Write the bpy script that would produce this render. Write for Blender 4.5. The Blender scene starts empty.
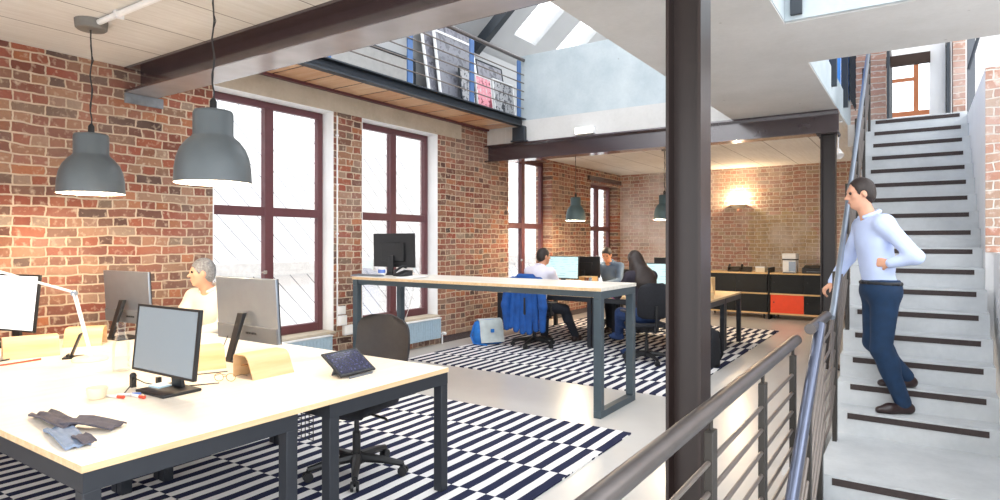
import bpy, bmesh, math, random
import numpy as np
from mathutils import Vector, Matrix
random.seed(7)
PI = math.pi
SC = bpy.context.scene
COL = SC.collection

# ---------------------------------------------------------------- materials
def srgb(h):
    h = h.lstrip('#')
    v = [int(h[i:i+2], 16)/255 for i in (0, 2, 4)]
    return tuple((c/12.92 if c <= .04045 else ((c+.055)/1.055)**2.4) for c in v) + (1,)

class NT:
    def __init__(s, name):
        s.m = bpy.data.materials.new(name); s.m.use_nodes = True
        s.t = s.m.node_tree; s.t.nodes.clear()
        s.out = s.t.nodes.new('ShaderNodeOutputMaterial')
    def n(s, kind, **kw):
        nd = s.t.nodes.new(kind)
        for k, v in kw.items():
            if k == 'ins':
                for a, b in v.items():
                    if hasattr(b, 'links') or isinstance(b, bpy.types.NodeSocket): s.t.links.new(b, nd.inputs[a])
                    else: nd.inputs[a].default_value = b
            else: setattr(nd, k, v)
        return nd
    def math(s, op, a, b=None, c=None):
        nd = s.t.nodes.new('ShaderNodeMath'); nd.operation = op
        for i, v in enumerate((a, b, c)):
            if v is None: continue
            if isinstance(v, bpy.types.NodeSocket): s.t.links.new(v, nd.inputs[i])
            else: nd.inputs[i].default_value = v
        return nd.outputs[0]
    def mix(s, f, a, b, blend='MIX'):
        nd = s.t.nodes.new('ShaderNodeMix'); nd.data_type = 'RGBA'; nd.blend_type = blend
        for i, v in ((0, f), (6, a), (7, b)):
            if isinstance(v, bpy.types.NodeSocket): s.t.links.new(v, nd.inputs[i])
            else: nd.inputs[i].default_value = v
        return nd.outputs[2]
    def ramp(s, f, stops, interp='LINEAR'):
        nd = s.t.nodes.new('ShaderNodeValToRGB'); cr = nd.color_ramp; cr.interpolation = interp
        while len(cr.elements) < len(stops): cr.elements.new(.5)
        for e, (p, c) in zip(cr.elements, stops): e.position = p; e.color = c
        s.t.links.new(f, nd.inputs[0]); return nd.outputs[0]
    def noise(s, vec, scale, detail=3, rough=.5):
        nd = s.t.nodes.new('ShaderNodeTexNoise')
        nd.inputs['Scale'].default_value = scale; nd.inputs['Detail'].default_value = detail; nd.inputs['Roughness'].default_value = rough
        if vec is not None: s.t.links.new(vec, nd.inputs['Vector'])
        return nd
    def coord(s): return s.t.nodes.new('ShaderNodeTexCoord').outputs['Object']
    def xyz(s, v):
        nd = s.t.nodes.new('ShaderNodeSeparateXYZ'); s.t.links.new(v, nd.inputs[0]); return nd.outputs
    def comb(s, x, y, z=0.0):
        nd = s.t.nodes.new('ShaderNodeCombineXYZ')
        for i, v in enumerate((x, y, z)):
            if isinstance(v, bpy.types.NodeSocket): s.t.links.new(v, nd.inputs[i])
            else: nd.inputs[i].default_value = v
        return nd.outputs[0]
    def bsdf(s, col, rough=.5, metal=0, spec=.5, bump=None, bstr=.3, bdist=.01, emit=None, estr=0, **kw):
        p = s.t.nodes.new('ShaderNodeBsdfPrincipled')
        def put(k, v):
            if isinstance(v, bpy.types.NodeSocket): s.t.links.new(v, p.inputs[k])
            else: p.inputs[k].default_value = v
        put('Base Color', col); put('Roughness', rough); put('Metallic', metal); put('Specular IOR Level', spec)
        for k, v in kw.items(): put(k.replace('_', ' '), v)
        if emit is not None: put('Emission Color', emit); put('Emission Strength', estr)
        if bump is not None:
            b = s.t.nodes.new('ShaderNodeBump'); b.inputs['Strength'].default_value = bstr; b.inputs['Distance'].default_value = bdist
            s.t.links.new(bump, b.inputs['Height']); s.t.links.new(b.outputs[0], p.inputs['Normal'])
        s.t.links.new(p.outputs[0], s.out.inputs[0])
        return s.m

def plain(name, hexc, rough=.5, metal=0, var=.08, scale=12, bump=0, spec=.5, **kw):
    t = NT(name); c = t.coord(); nz = t.noise(c, scale, 4)
    col = srgb(hexc)
    d = tuple(x*(1-var) for x in col[:3]) + (1,); l = tuple(min(1, x*(1+var)) for x in col[:3]) + (1,)
    cc = t.ramp(nz.outputs[0], [(.3, d), (.7, l)])
    if bump:
        nb = t.noise(c, scale*8, 3); return t.bsdf(cc, rough, metal, spec, bump=nb.outputs[0], bstr=bump, bdist=.004, **kw)
    return t.bsdf(cc, rough, metal, spec, **kw)

def brick_mat(name, axis, palette, mortar, stain=None, patch=None, bump=.9):
    """old brickwork: courses 83 mm high, rows of stretchers and headers, every brick its own colour"""
    t = NT(name); o = t.coord(); x = t.xyz(o)
    wob = t.noise(o, 2.3, 2); wob2 = t.noise(o, 14, 2)
    u = x[1] if axis == 'x' else x[0]
    u = t.math('ADD', u, t.math('MULTIPLY', t.math('SUBTRACT', wob2.outputs[0], .5), .032))
    w = t.math('ADD', x[2], t.math('ADD', t.math('MULTIPLY', t.math('SUBTRACT', wob.outputs[0], .5), .05),
                                   t.math('MULTIPLY', t.math('SUBTRACT', t.noise(o, 9, 2).outputs[0], .5), .02)))
    v = t.comb(u, w)
    b = t.n('ShaderNodeTexBrick', offset=.5, offset_frequency=2, squash=.52, squash_frequency=2,
            ins={'Vector': v, 'Color1': (0, 0, 0, 1), 'Color2': (1, 1, 1, 1), 'Mortar': (.5, .5, .5, 1), 'Scale': 1.0,
                 'Mortar Size': .0085, 'Mortar Smooth': .4, 'Bias': 0.0, 'Brick Width': .235, 'Row Height': .082})
    pal = t.ramp(b.outputs['Color'], [(i/(len(palette)-1), srgb(c)) for i, c in enumerate(palette)])
    fine = t.noise(o, 38, 4, .7)
    pal = t.mix(t.math('MULTIPLY', fine.outputs[0], .55), pal, t.mix(1, pal, srgb('#b4a596'), 'MULTIPLY'))
    pal = t.mix(t.ramp(t.noise(o, 20, 3).outputs[0], [(.55, (0, 0, 0, 1)), (.75, (.7, .7, .7, 1))]), pal, srgb(mortar))
    if patch:
        x0, x1, z0, z1, pp = patch
        nz = t.math('MULTIPLY', t.math('SUBTRACT', t.noise(o, 2.5, 3).outputs[0], .5), .7)
        def edge(s, lo, hi):
            a = t.math('GREATER_THAN', t.math('ADD', s, nz), lo); c = t.math('LESS_THAN', t.math('ADD', s, nz), hi)
            return t.math('MULTIPLY', a, c)
        m = t.math('MULTIPLY', edge(x[0], x0, x1), edge(x[2], z0, z1))
        pcol = t.ramp(t.noise(o, 7, 4, .7).outputs[0], [(.3, srgb(pp[0])), (.5, srgb(pp[1])), (.7, srgb(pp[2]))])
        pal = t.mix(t.math('MULTIPLY', m, .75), pal, pcol)
    mort = t.ramp(t.noise(o, 6, 3).outputs[0], [(.3, tuple(c*.8 for c in srgb(mortar)[:3])+(1,)), (.7, srgb(mortar))])
    col = t.mix(b.outputs['Fac'], pal, mort)
    if stain:
        f = t.ramp(t.noise(o, stain[1], 4, .6).outputs[0], [(.45, (0, 0, 0, 1)), (.7, (stain[2],)*3+(1,))])
        col = t.mix(f, col, srgb(stain[0]))
    h = t.math('ADD', t.math('MULTIPLY', t.math('SUBTRACT', 1.0, b.outputs['Fac']), 1.0), t.math('MULTIPLY', fine.outputs[0], .5))
    return t.bsdf(col, .88, 0, .25, bump=h, bstr=bump, bdist=.012)

OLD0 = ['#4f3a33', '#8a4a3a', '#7a6a58', '#a85a41', '#94503e', '#5e4840', '#b8683f', '#9c8266', '#a05442', '#7d4437', '#b27a58', '#6b5147']
OLD = ['#54443f', '#8c5446', '#7c6c5e', '#a3624c', '#905848', '#64524c', '#b2714f', '#9c8a7a', '#9a5444', '#7c4e42', '#a98066', '#705c53']
M = {}
M['brick_left'] = brick_mat('old_brick', 'x', OLD, '#cdb9a2', ('#c2a796', .9, .28))
M['brick_back'] = brick_mat('old_brick_far', 'y', ['#a68074', '#ba8c7c', '#b8a590', '#c79a88', '#b68678', '#a89082', '#cea890'], '#e2d6c6',
                            ('#eae2e0', .7, .75), (-3.0, -1.75, .9, 2.15, ('#8c7a5c', '#b09a74', '#c7b692')))
M['brick_pale_y'] = brick_mat('pale_brick_front', 'y', ['#b08878', '#c79c8a', '#b9a08e', '#d0a590', '#c08d7a'], '#e6dcd2', ('#e8dcd8', 1.1, .4))
M['brick_pale'] = brick_mat('pale_brick', 'x', ['#b08878', '#c79c8a', '#b9a08e', '#d0a590', '#c08d7a'], '#e6dcd2', ('#e8dcd8', 1.1, .4))

def concrete(name, c0, c1, rough=.75, scale=1.3, spots=True, lines=None):
    t = NT(name); o = t.coord(); x = t.xyz(o)
    n1 = t.noise(o, scale, 5, .6); n2 = t.noise(o, 30, 3)
    col = t.ramp(n1.outputs[0], [(.3, srgb(c0)), (.7, srgb(c1))])
    col = t.mix(t.math('MULTIPLY', n2.outputs[0], .22), col, srgb(c0), 'MULTIPLY')
    if spots:
        v = t.n('ShaderNodeTexVoronoi', ins={'Vector': o, 'Scale': 5.0})
        f = t.ramp(v.outputs['Distance'], [(.03, (.6, .6, .6, 1)), (.07, (0, 0, 0, 1))])
        f = t.mix(t.ramp(t.noise(o, 2, 2).outputs[0], [(.5, (0, 0, 0, 1)), (.6, (1, 1, 1, 1))]), (0, 0, 0, 1), f)
        col = t.mix(f, col, srgb('#77706a'))
    if lines:
        per, off, wdt = lines     # board joints running along the building
        grain = t.noise(t.comb(t.math('MULTIPLY', x[0], 26.0), t.math('MULTIPLY', x[1], 1.4), 0.0), 1.0, 4, .65)
        col = t.mix(t.ramp(grain.outputs[0], [(.35, (.35, .35, .35, 1)), (.65, (0, 0, 0, 1))]), col, srgb('#bdb6ac'))
        f = t.math('LESS_THAN', t.math('FRACT', t.math('DIVIDE', t.math('ADD', x[0], off), per)), wdt/per)
        col = t.mix(t.math('MULTIPLY', f, .8), col, srgb('#6a6058'))
    return t.bsdf(col, rough, 0, .3, bump=n2.outputs[0], bstr=.15, bdist=.004)

M['ceiling'] = concrete('board_marked_ceiling', '#d9d6d0', '#e9e7e3', .8, 1.1, False, (.65, .73, .012))
M['slab'] = concrete('cast_concrete', '#c2c0bd', '#d2d0ce', .75)
M['stairs'] = concrete('stair_concrete', '#b9bdc0', '#d0d3d5', .6, 2.2)
M['balustrade'] = concrete('pale_cast_concrete', '#a9b4ba', '#c2cacd', .7, 1.8)
M['plaster'] = plain('white_plaster', '#eeeeee', .8, var=.03, scale=3)
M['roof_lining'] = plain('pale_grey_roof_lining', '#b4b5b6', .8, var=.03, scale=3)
M['lintel'] = concrete('lintel_concrete', '#b3a896', '#cabfae', .8, 3)
def floor_mat():
    t = NT('polished_concrete_floor'); o = t.coord()
    n1 = t.noise(o, .8, 5, .6); n2 = t.noise(o, 5, 4)
    col = t.ramp(n1.outputs[0], [(.3, srgb('#c9c5c0')), (.7, srgb('#d0cdc9'))])
    col = t.mix(t.math('MULTIPLY', n2.outputs[0], .1), col, srgb('#cac6c0'), 'MULTIPLY')
    r = .25
    return t.bsdf(col, r, 0, .5)
M['floor'] = floor_mat()
def rug_mat():
    t = NT('striped_flatweave_rug'); o = t.coord(); x = t.xyz(o)
    band = t.math('FLOOR', t.math('DIVIDE', x[1], .535))
    sh = t.math('MULTIPLY', t.math('FLOORED_MODULO', band, 2.0), .5)
    w = t.math('MULTIPLY', t.math('SUBTRACT', t.noise(o, 3, 2).outputs[0], .5), .02)
    f = t.math('FRACT', t.math('ADD', t.math('DIVIDE', t.math('ADD', x[0], w), .132), sh))
    on = t.math('LESS_THAN', f, .52)
    wv = t.noise(o, 90, 2)
    col = t.mix(on, srgb('#e9e7e6'), srgb('#2c3048'))
    col = t.mix(t.math('MULTIPLY', wv.outputs[0], .25), col, srgb('#b8b4b4'), 'MULTIPLY')
    return t.bsdf(col, .95, 0, .1, bump=wv.outputs[0], bstr=.3, bdist=.004)
M['rug'] = rug_mat()
def wood_mat(name, a, b, ax=0, rough=.4, sc=1.0, planks=None):
    t = NT(name); o = t.coord(); x = t.xyz(o)
    m = [2.0*sc, 2.0*sc, 2.0*sc]
    for i in range(3):
        if i != ax: m[i] = 22.0*sc
    v = t.comb(t.math('MULTIPLY', x[0], m[0]), t.math('MULTIPLY', x[1], m[1]), t.math('MULTIPLY', x[2], m[2]))
    g = t.noise(v, 1.0, 4, .6)
    col = t.ramp(g.outputs[0], [(.3, srgb(a)), (.7, srgb(b))])
    if planks:
        q = t.math('DIVIDE', x[1], planks)
        r = t.n('ShaderNodeTexWhiteNoise', noise_dimensions='1D', ins={'W': t.math('FLOOR', q)})
        col = t.mix(t.math('MULTIPLY', r.outputs[0], .55), col, srgb('#b06a34'))
        f = t.math('LESS_THAN', t.math('FRACT', q), .05)
        col = t.mix(f, col, srgb('#4a2c1c'))
    return t.bsdf(col, rough, 0, .4)
M['desk_top'] = wood_mat('pale_birch_laminate', '#eadfce', '#f3eadc', 1, .35)
M['ply_edge'] = wood_mat('plywood_edge', '#c9a77e', '#dcc09a', 1, .6, 1.5)
M['birch'] = wood_mat('birch_ply', '#d9b27a', '#e8c896', 0, .5)
M['grey_top'] = wood_mat('bleached_bench_top', '#cfc9bf', '#e2ddd3', 0, .35)
M['soffit_wood'] = wood_mat('varnished_boards', '#dcb08a', '#ecc8a4', 0, .16, 1, .42)
M['dark_steel'] = plain('dark_brown_steel', '#43353a', .2, .15, .1, 6, 0, 1.0, Coat_Weight=.9, Coat_Roughness=.12)
M['column_steel'] = plain('brown_painted_steel', '#271b18', .35, .1, .1, 5)
M['charcoal'] = plain('charcoal_steel', '#262a31', .45, .2, .06)
M['table_steel'] = plain('slate_steel', '#46535c', .45, .3, .06)
M['rail_tube'] = plain('gunmetal_tube', '#6a6462', .33, .75, .1, 8)
M['rail_post'] = plain('rail_post_steel', '#37332f', .5, .3, .1, 9)
M['blue_tube'] = plain('blue_grey_tube', '#6d7488', .3, .8, .06, 9)
M['rod'] = plain('rail_rod_steel', '#7b726c', .35, .6, .06, 9)
M['blue_post'] = plain('blue_grey_painted_post', '#4a6c9e', .45, .2, .06)
M['slate_edge'] = plain('slate_painted_steel', '#2f353c', .5, .2, .08)
M['window_frame'] = plain('maroon_window_paint', '#5d3337', .45, 0, .1, 10)
M['shade'] = plain('lamp_grey_enamel', '#5d6468', .42, .1, .04)
M['shade_far'] = plain('lamp_green_grey_enamel', '#455a5e', .45, .1, .04)
M['shade_in'] = plain('lamp_white_inner', '#f4efe4', .6)
M['rose'] = plain('ceiling_rose_grey', '#75716c', .5)
M['black'] = plain('black_plastic', '#17181b', .45, 0, .1)
M['black_soft'] = plain('black_fabric', '#1b1c22', .9, 0, .2, 40, .2)
M['grey_mesh'] = plain('chair_mesh_grey', '#29272a', .38, 0, .15, 30, .3)
M['silver'] = plain('brushed_aluminium', '#8e98a5', .38, .75, .04)
M['silver_dark'] = plain('grey_plastic', '#6a6e74', .5, .2, .04)
M['white'] = plain('white_plastic', '#ececec', .45, 0, .03)
M['white_metal'] = plain('white_enamel', '#e4e6e8', .4, 0, .03)
M['paper'] = plain('paper_white', '#f4f2ee', .8, 0, .03)
M['cream'] = plain('cream_plastic', '#e9dcc2', .5, 0, .05)
M['card'] = wood_mat('bent_plywood', '#d3ac7c', '#e2c398', 1, .5)
M['kraft'] = plain('kraft_brown', '#b98a56', .7, 0, .12)
M['radiator'] = plain('radiator_enamel', '#a9bfcd', .4, .1, .08, 30)
M['nosing'] = plain('dark_nosing_strip', '#3b3130', .8, 0, .15, 40)
M['red'] = plain('vermilion_panel', '#ec4a22', .5, 0, .04)
M['panel_black'] = plain('black_laminate', '#15181b', .5, 0, .08, 12, 0, .3)
M['blue_jacket'] = plain('blue_jacket_cloth', '#0d4a92', .75, 0, .22, 9, .2)
M['blue_bag'] = plain('blue_bag_canvas', '#1f74c8', .7, 0, .15, 12)
M['grey_bag'] = plain('pale_bag_flap', '#b9c2c2', .7, 0, .1, 12)
M['blue_panel'] = plain('bright_blue_panel', '#1f78cf', .5, 0, .05)
M['denim'] = plain('denim_cloth', '#223a66', .85, 0, .2, 30)
M['navy'] = plain('navy_trouser_cloth', '#0e2d4c', .85, 0, .18, 14, .15)
M['dark_trousers'] = plain('dark_trouser_cloth', '#22252e', .9, 0, .15, 14)
M['shirt_blue'] = plain('pale_blue_shirt', '#bfcdee', .85, 0, .06, 6, .15)
M['shirt_pale'] = plain('pale_lilac_shirt', '#dcd8e4', .85, 0, .05, 6)
M['shirt_cream'] = plain('cream_shirt', '#e8dfd0', .85, 0, .05, 6)
M['shirt_slate'] = plain('slate_blue_shirt', '#55687e', .85, 0, .1, 8)
M['pink'] = plain('magenta_top', '#b4308a', .85, 0, .1, 8)
M['dark_top'] = plain('dark_cardigan', '#2a2530', .9, 0, .1, 8)
M['skin'] = plain('skin', '#d29c80', .55, 0, .08, 9)
M['skin_b'] = plain('skin_tan', '#c08a6c', .55, 0, .08, 9)
M['hair_dark'] = plain('dark_hair', '#2b211d', .6, 0, .3, 60, .3)
M['hair_brown'] = plain('brown_hair', '#261914', .5, 0, .3, 60, .3)
M['hair_grey'] = plain('grey_hair', '#7a7a7c', .6, 0, .4, 60, .3)
M['shoe'] = plain('dark_brown_leather', '#2c1c1c', .35, 0, .15, 12)
M['eye'] = plain('eye_dark', '#2a201c', .2, 0, .05)
M['lip'] = plain('lip', '#b06f62', .5, 0, .05)
M['navy_cloth'] = plain('folded_dark_cloth', '#57535c', .9, 0, .15, 30, .2)
M['blue_cloth'] = plain('folded_grey_blue_cloth', '#7f8ea6', .9, 0, .15, 30, .2)
M['red_pen'] = plain('red_marker_plastic', '#d8482e', .4)
M['blue_pen'] = plain('blue_marker_plastic', '#5b7cc8', .4)
M['note'] = plain('pale_blue_note_paper', '#c2dceb', .8, 0, .03)
M['chrome'] = plain('chrome', '#c8c8c8', .15, 1, .02)
M['rust'] = plain('weathered_blue_plate', '#7d8288', .7, .2, .3, 8)
M['facade'] = None
def facade_mat():
    t = NT('white_neighbouring_facade'); o = t.coord(); x = t.xyz(o)
    f = t.math('LESS_THAN', t.math('FRACT', t.math('DIVIDE', t.math('ADD', x[1], x[2]), .42)), .06)
    col = t.mix(f, srgb('#f4f4f4'), srgb('#85898e'))
    return t.bsdf(col, .9, 0, .1)
M['facade'] = facade_mat()
M['ledge'] = plain('pale_stone_ledge', '#c9c7c4', .9)
def glass_mat(name, tint=(1, 1, 1, 1), gl=.5):
    t = NT(name)
    fr = t.n('ShaderNodeFresnel', ins={'IOR': 1.45})
    g = t.n('ShaderNodeBsdfGlossy', ins={'Color': (1, 1, 1, 1), 'Roughness': .02})
    tr = t.n('ShaderNodeBsdfTransparent', ins={'Color': tint})
    mx = t.n('ShaderNodeMixShader', ins={0: t.math('MULTIPLY', fr.outputs[0], gl), 1: tr.outputs[0], 2: g.outputs[0]})
    t.t.links.new(mx.outputs[0], t.out.inputs[0]); return t.m
M['glass'] = glass_mat('window_glass')
M['carafe_glass'] = glass_mat('carafe_glass', (.97, .98, .98, 1), .35)
def emit_mat(name, hexc, s):
    t = NT(name); return t.bsdf(srgb(hexc), .4, emit=srgb(hexc), estr=s)
M['bulb'] = emit_mat('warm_bulb', '#ffcf90', 7)
M['led'] = emit_mat('emergency_light_diffuser', '#fff4e0', 9)
def screen_mat(name, bg, bar, s):
    t = NT(name); o = t.coord(); x = t.xyz(o)
    f = t.math('LESS_THAN', t.math('FRACT', t.math('MULTIPLY', x[2], 28.0)), .3)
    blk = t.math('GREATER_THAN', t.noise(t.comb(t.math('MULTIPLY', x[0], 9.0), t.math('MULTIPLY', x[2], 30.0), 0.0), 1.0, 1).outputs[0], .52)
    col = t.mix(t.math('MULTIPLY', t.math('MULTIPLY', f, blk), .45), srgb(bg), srgb(bar))
    return t.bsdf(col, .25, emit=col, estr=s)
M['screen_lit'] = screen_mat('lit_screen', '#b4d6da', '#5f96aa', .30)
M['screen_grey'] = screen_mat('dim_grey_screen', '#828d95', '#828d95', .10)
M['screen_white'] = screen_mat('white_screen', '#f4f6f6', '#d4dcdc', .5)
M['screen_off'] = plain('dark_glass_screen', '#262a33', .12, 0, .3, 14)
def tablet_mat():
    t = NT('tablet_screen'); o = t.coord()
    v = t.n('ShaderNodeTexVoronoi', ins={'Vector': o, 'Scale': 60.0})
    col = t.ramp(v.outputs['Distance'], [(.1, srgb('#4a4a6a')), (.4, srgb('#23243a'))])
    return t.bsdf(col, .1, emit=col, estr=.15)
M['tablet'] = tablet_mat()
def poster_mat(name, cols, sc, seed):
    t = NT(name); o = t.coord(); x = t.xyz(o)
    v = t.comb(t.math('ADD', t.math('MULTIPLY', x[1], sc), seed), t.math('MULTIPLY', x[2], sc*.8), seed)
    n1 = t.noise(v, 1.0, 3, .6); n2 = t.noise(v, 4.0, 4, .7)
    f = t.math('ADD', t.math('MULTIPLY', n1.outputs[0], .6), t.math('MULTIPLY', n2.outputs[0], .4))
    k = len(cols)
    return t.bsdf(t.ramp(f, [(.32+.36*i/(k-1), srgb(c)) for i, c in enumerate(cols)], 'CONSTANT'), .35)
M['poster_grey'] = poster_mat('grey_photo_print', ['#5a5a64', '#8a8a92', '#70707a', '#a8a8ae'], 3, 3)
M['poster_plain'] = plain('plain_grey_board', '#a9a7a4', .7)
M['poster_mono'] = poster_mat('black_white_print', ['#3a3c42', '#b4b4b6', '#63656b', '#d4d4d4'], 5, 9)
M['poster_pink'] = poster_mat('pink_print', ['#8a3a4a', '#e79aa6', '#d8d0d2', '#c46a7c'], 5, 17)
M['poster_dark'] = poster_mat('dark_print', ['#5c5d66', '#7c7d86', '#6a6b74', '#9a9ba2'], 3, 27)

# ---------------------------------------------------------------- mesh helpers
class MB:
    def __init__(s): s.v = []; s.f = []
    def add(s, vs, fs):
        b = len(s.v); s.v += [tuple(p) for p in vs]; s.f += [tuple(i+b for i in f) for f in fs]; return s
    def box(s, x0, x1, y0, y1, z0, z1):
        if x0 > x1: x0, x1 = x1, x0
        if y0 > y1: y0, y1 = y1, y0
        if z0 > z1: z0, z1 = z1, z0
        vs = [(x, y, z) for z in (z0, z1) for y in (y0, y1) for x in (x0, x1)]
        return s.add(vs, [(0, 2, 3, 1), (4, 5, 7, 6), (0, 1, 5, 4), (2, 6, 7, 3), (0, 4, 6, 2), (1, 3, 7, 5)])
    def obox(s, c, size, rot=None):
        R = rot if rot is not None else Matrix.Identity(3)
        c = Vector(c); h = [q/2 for q in size]
        vs = [c + R @ Vector((sx*h[0], sy*h[1], sz*h[2])) for sz in (-1, 1) for sy in (-1, 1) for sx in (-1, 1)]
        return s.add(vs, [(0, 2, 3, 1), (4, 5, 7, 6), (0, 1, 5, 4), (2, 6, 7, 3), (0, 4, 6, 2), (1, 3, 7, 5)])
    def bar(s, a, b, w, h, up=(0, 0, 1)):
        a, b = Vector(a), Vector(b); d = (b-a); L = d.length; d.normalize(); u = Vector(up)
        if abs(d.dot(u)) > .99: u = Vector((0, 1, 0))
        x = d.cross(u).normalized(); z = x.cross(d)
        R = Matrix((x, d, z)).transposed()
        return s.obox((a+b)/2, (w, L, h), R)
    def prism(s, pts, vec):
        n = len(pts); vec = Vector(vec); p = [Vector(q) for q in pts]
        nrm = Vector((0, 0, 0))
        for i in range(n): nrm += p[i].cross(p[(i+1) % n])
        if nrm.dot(vec) > 0: p.reverse()
        fs = [tuple(range(n)), tuple(range(2*n-1, n-1, -1))] + [(i, i+n, (i+1) % n + n, (i+1) % n) for i in range(n)]
        return s.add(p + [q+vec for q in p], fs)
    def tube(s, pts, r, n=10, closed=False):
        P = [Vector(p) for p in pts]; rs = r if isinstance(r, (list, tuple)) else [r]*len(P)
        rings = []; prev = None
        for i, p in enumerate(P):
            if closed: d = P[(i+1) % len(P)] - P[i-1]
            else: d = (P[min(i+1, len(P)-1)] - P[max(i-1, 0)])
            d.normalize()
            if prev is None:
                u = Vector((0, 0, 1)) if abs(d.z) < .9 else Vector((1, 0, 0))
                u = (u - d*u.dot(d)).normalized()
            else: u = (prev - d*prev.dot(d)).normalized()
            prev = u; w = d.cross(u)
            rings.append([p + (u*math.cos(2*PI*k/n) + w*math.sin(2*PI*k/n))*rs[i] for k in range(n)])
        vs = [q for rg in rings for q in rg]; fs = []
        m = len(rings)
        for i in range(m if closed else m-1):
            j = (i+1) % m
            for k in range(n): fs.append((i*n+k, i*n+(k+1) % n, j*n+(k+1) % n, j*n+k))
        if not closed: fs += [tuple(range(n-1, -1, -1)), tuple((m-1)*n+k for k in range(n))]
        return s.add(vs, fs)
    def lathe(s, prof, c=(0, 0, 0), n=24, caps=True, axis=None):
        R = Matrix.Identity(3)
        if axis is not None: R = Vector((0, 0, 1)).rotation_difference(Vector(axis)).to_matrix()
        c = Vector(c)
        vs = [c + R @ Vector((r*math.cos(2*PI*k/n), r*math.sin(2*PI*k/n), z)) for r, z in prof for k in range(n)]
        fs = []
        for i in range(len(prof)-1):
            for k in range(n): fs.append((i*n+k, i*n+(k+1) % n, (i+1)*n+(k+1) % n, (i+1)*n+k))
        if caps: fs += [tuple(range(n-1, -1, -1)), tuple((len(prof)-1)*n+k for k in range(n))]
        return s.add(vs, fs)
    def cyl(s, a, b, r, n=14): return s.tube([a, b], r, n)
    def sheet(s, prof, thick, vec):
        """open 3-D profile thickened and extruded along vec"""
        P = [Vector(p) for p in prof]; vec = Vector(vec); e = vec.normalized(); outer = []
        for i, p in enumerate(P):
            d = (P[min(i+1, len(P)-1)]-P[max(i-1, 0)]).normalized(); nn = d.cross(e).normalized()
            outer.append(p + nn*thick)
        return s.prism(P + outer[::-1], vec)
    def ball(s, c, r, n=12, m=8):
        rr = r if isinstance(r, (tuple, list)) else (r, r, r)
        vs = [(c[0], c[1], c[2]-rr[2])]
        for i in range(1, m):
            a = PI*i/m
            for k in range(n): vs.append((c[0]+rr[0]*math.sin(a)*math.cos(2*PI*k/n), c[1]+rr[1]*math.sin(a)*math.sin(2*PI*k/n), c[2]-rr[2]*math.cos(a)))
        vs.append((c[0], c[1], c[2]+rr[2])); fs = []
        for k in range(n): fs.append((0, 1+(k+1) % n, 1+k))
        for i in range(m-2):
            for k in range(n): fs.append((1+i*n+k, 1+i*n+(k+1) % n, 1+(i+1)*n+(k+1) % n, 1+(i+1)*n+k))
        t = len(vs)-1; b = 1+(m-2)*n
        for k in range(n): fs.append((b+k, b+(k+1) % n, t))
        return s.add(vs, fs)
    def build(s, name, mat, parent=None, bevel=0, loc=None, sharp=35, seg=2):
        me = bpy.data.meshes.new(name); me.from_pydata([tuple(p) for p in s.v], [], s.f); me.update()
        o = bpy.data.objects.new(name, me); COL.objects.link(o)
        for m in (mat if isinstance(mat, list) else [mat]): me.materials.append(m)
        for p in me.polygons: p.use_smooth = True
        me.set_sharp_from_angle(angle=math.radians(sharp))
        if bevel:
            b = o.modifiers.new('edge', 'BEVEL'); b.width = bevel; b.segments = seg; b.limit_method = 'ANGLE'; b.angle_limit = math.radians(40)
            b.harden_normals = False
        if parent is not None: o.parent = parent
        if loc is not None: o.location = loc
        return o

def tag(o, label=None, cat=None, group=None, kind=None):
    if label: o['label'] = label
    if cat: o['category'] = cat
    if group: o['group'] = group
    if kind: o['kind'] = kind
    return o
def empty(name, loc=(0, 0, 0), rz=0, label=None, cat=None, group=None, kind=None):
    o = bpy.data.objects.new(name, None); o.empty_display_size = .1; COL.objects.link(o)
    o.location = loc; o.rotation_euler = (0, 0, rz); return tag(o, label, cat, group, kind)
def copy_tree(o, parent=None, kids=None):
    ch = [x for x in bpy.data.objects if x.parent == o]
    c = o.copy(); COL.objects.link(c); c.parent = parent
    for x in ch: copy_tree(x, c)
    return c
def put(o, loc, rz=0, label=None, group=None):
    o.location = loc; o.rotation_euler = (0, 0, rz); return tag(o, label, None, group)
def struct(o, label=None): return tag(o, label, None, None, 'structure')
# ================================================================ THE SETTING
WX, BY, CZ = -5.9, 13.85, 3.08            # window wall, end wall, ceiling soffit
# floors
m = MB(); m.box(-6.25, -.62, -3.0, BY+.2, -.3, 0); m.box(-.62, 2.2, -3.0, 1.0, -.3, 0); m.box(-.62, -.56, 5.575, BY+.2, -.3, 0)
struct(m.build('floor', M['floor']), 'polished pale concrete office floor')
m = MB(); m.box(-6.25, 4, -3, BY+.2, -3.5, -3.3); struct(m.build('floor_lower', M['slab']), 'concrete floor of the storey below')
# ceilings and slabs
m = MB(); m.box(-6.25, -.8, -3.0, 2.87, CZ, CZ+.32); struct(m.build('ceiling', M['ceiling']), 'board-marked pale concrete ceiling over the desks')
m = MB(); m.box(-6.25, -.8, 8.36, BY+.2, CZ, CZ+.34); struct(m.build('ceiling_far', M['ceiling']), 'pale concrete ceiling over the far office bay')
m = MB(); m.box(-1.99, -.8, 2.87, 8.36, CZ, CZ+.34); struct(m.build('ceiling_walkway', M['slab']), 'concrete soffit of the upper walkway')
m = MB(); m.box(-.8, 2.2, 4.85, 6.0, CZ, CZ+.34); struct(m.build('ceiling_bridge', M['slab']), 'concrete bridge slab crossing above the stairs')
m = MB(); m.box(-.83, -.795, 2.9, 4.85, CZ+.012, CZ+.36); m.box(-.83, -.795, 6.0, 11.3, CZ+.012, CZ+.36)
struct(m.build('trim_1', M['balustrade']), 'white fascia of the upper walkway slab')
m = MB(); m.box(-.795, 2.2, 4.82, 4.85, CZ+.012, CZ+.36); struct(m.build('trim_2', M['balustrade']), 'white fascia of the bridge slab')
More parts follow.
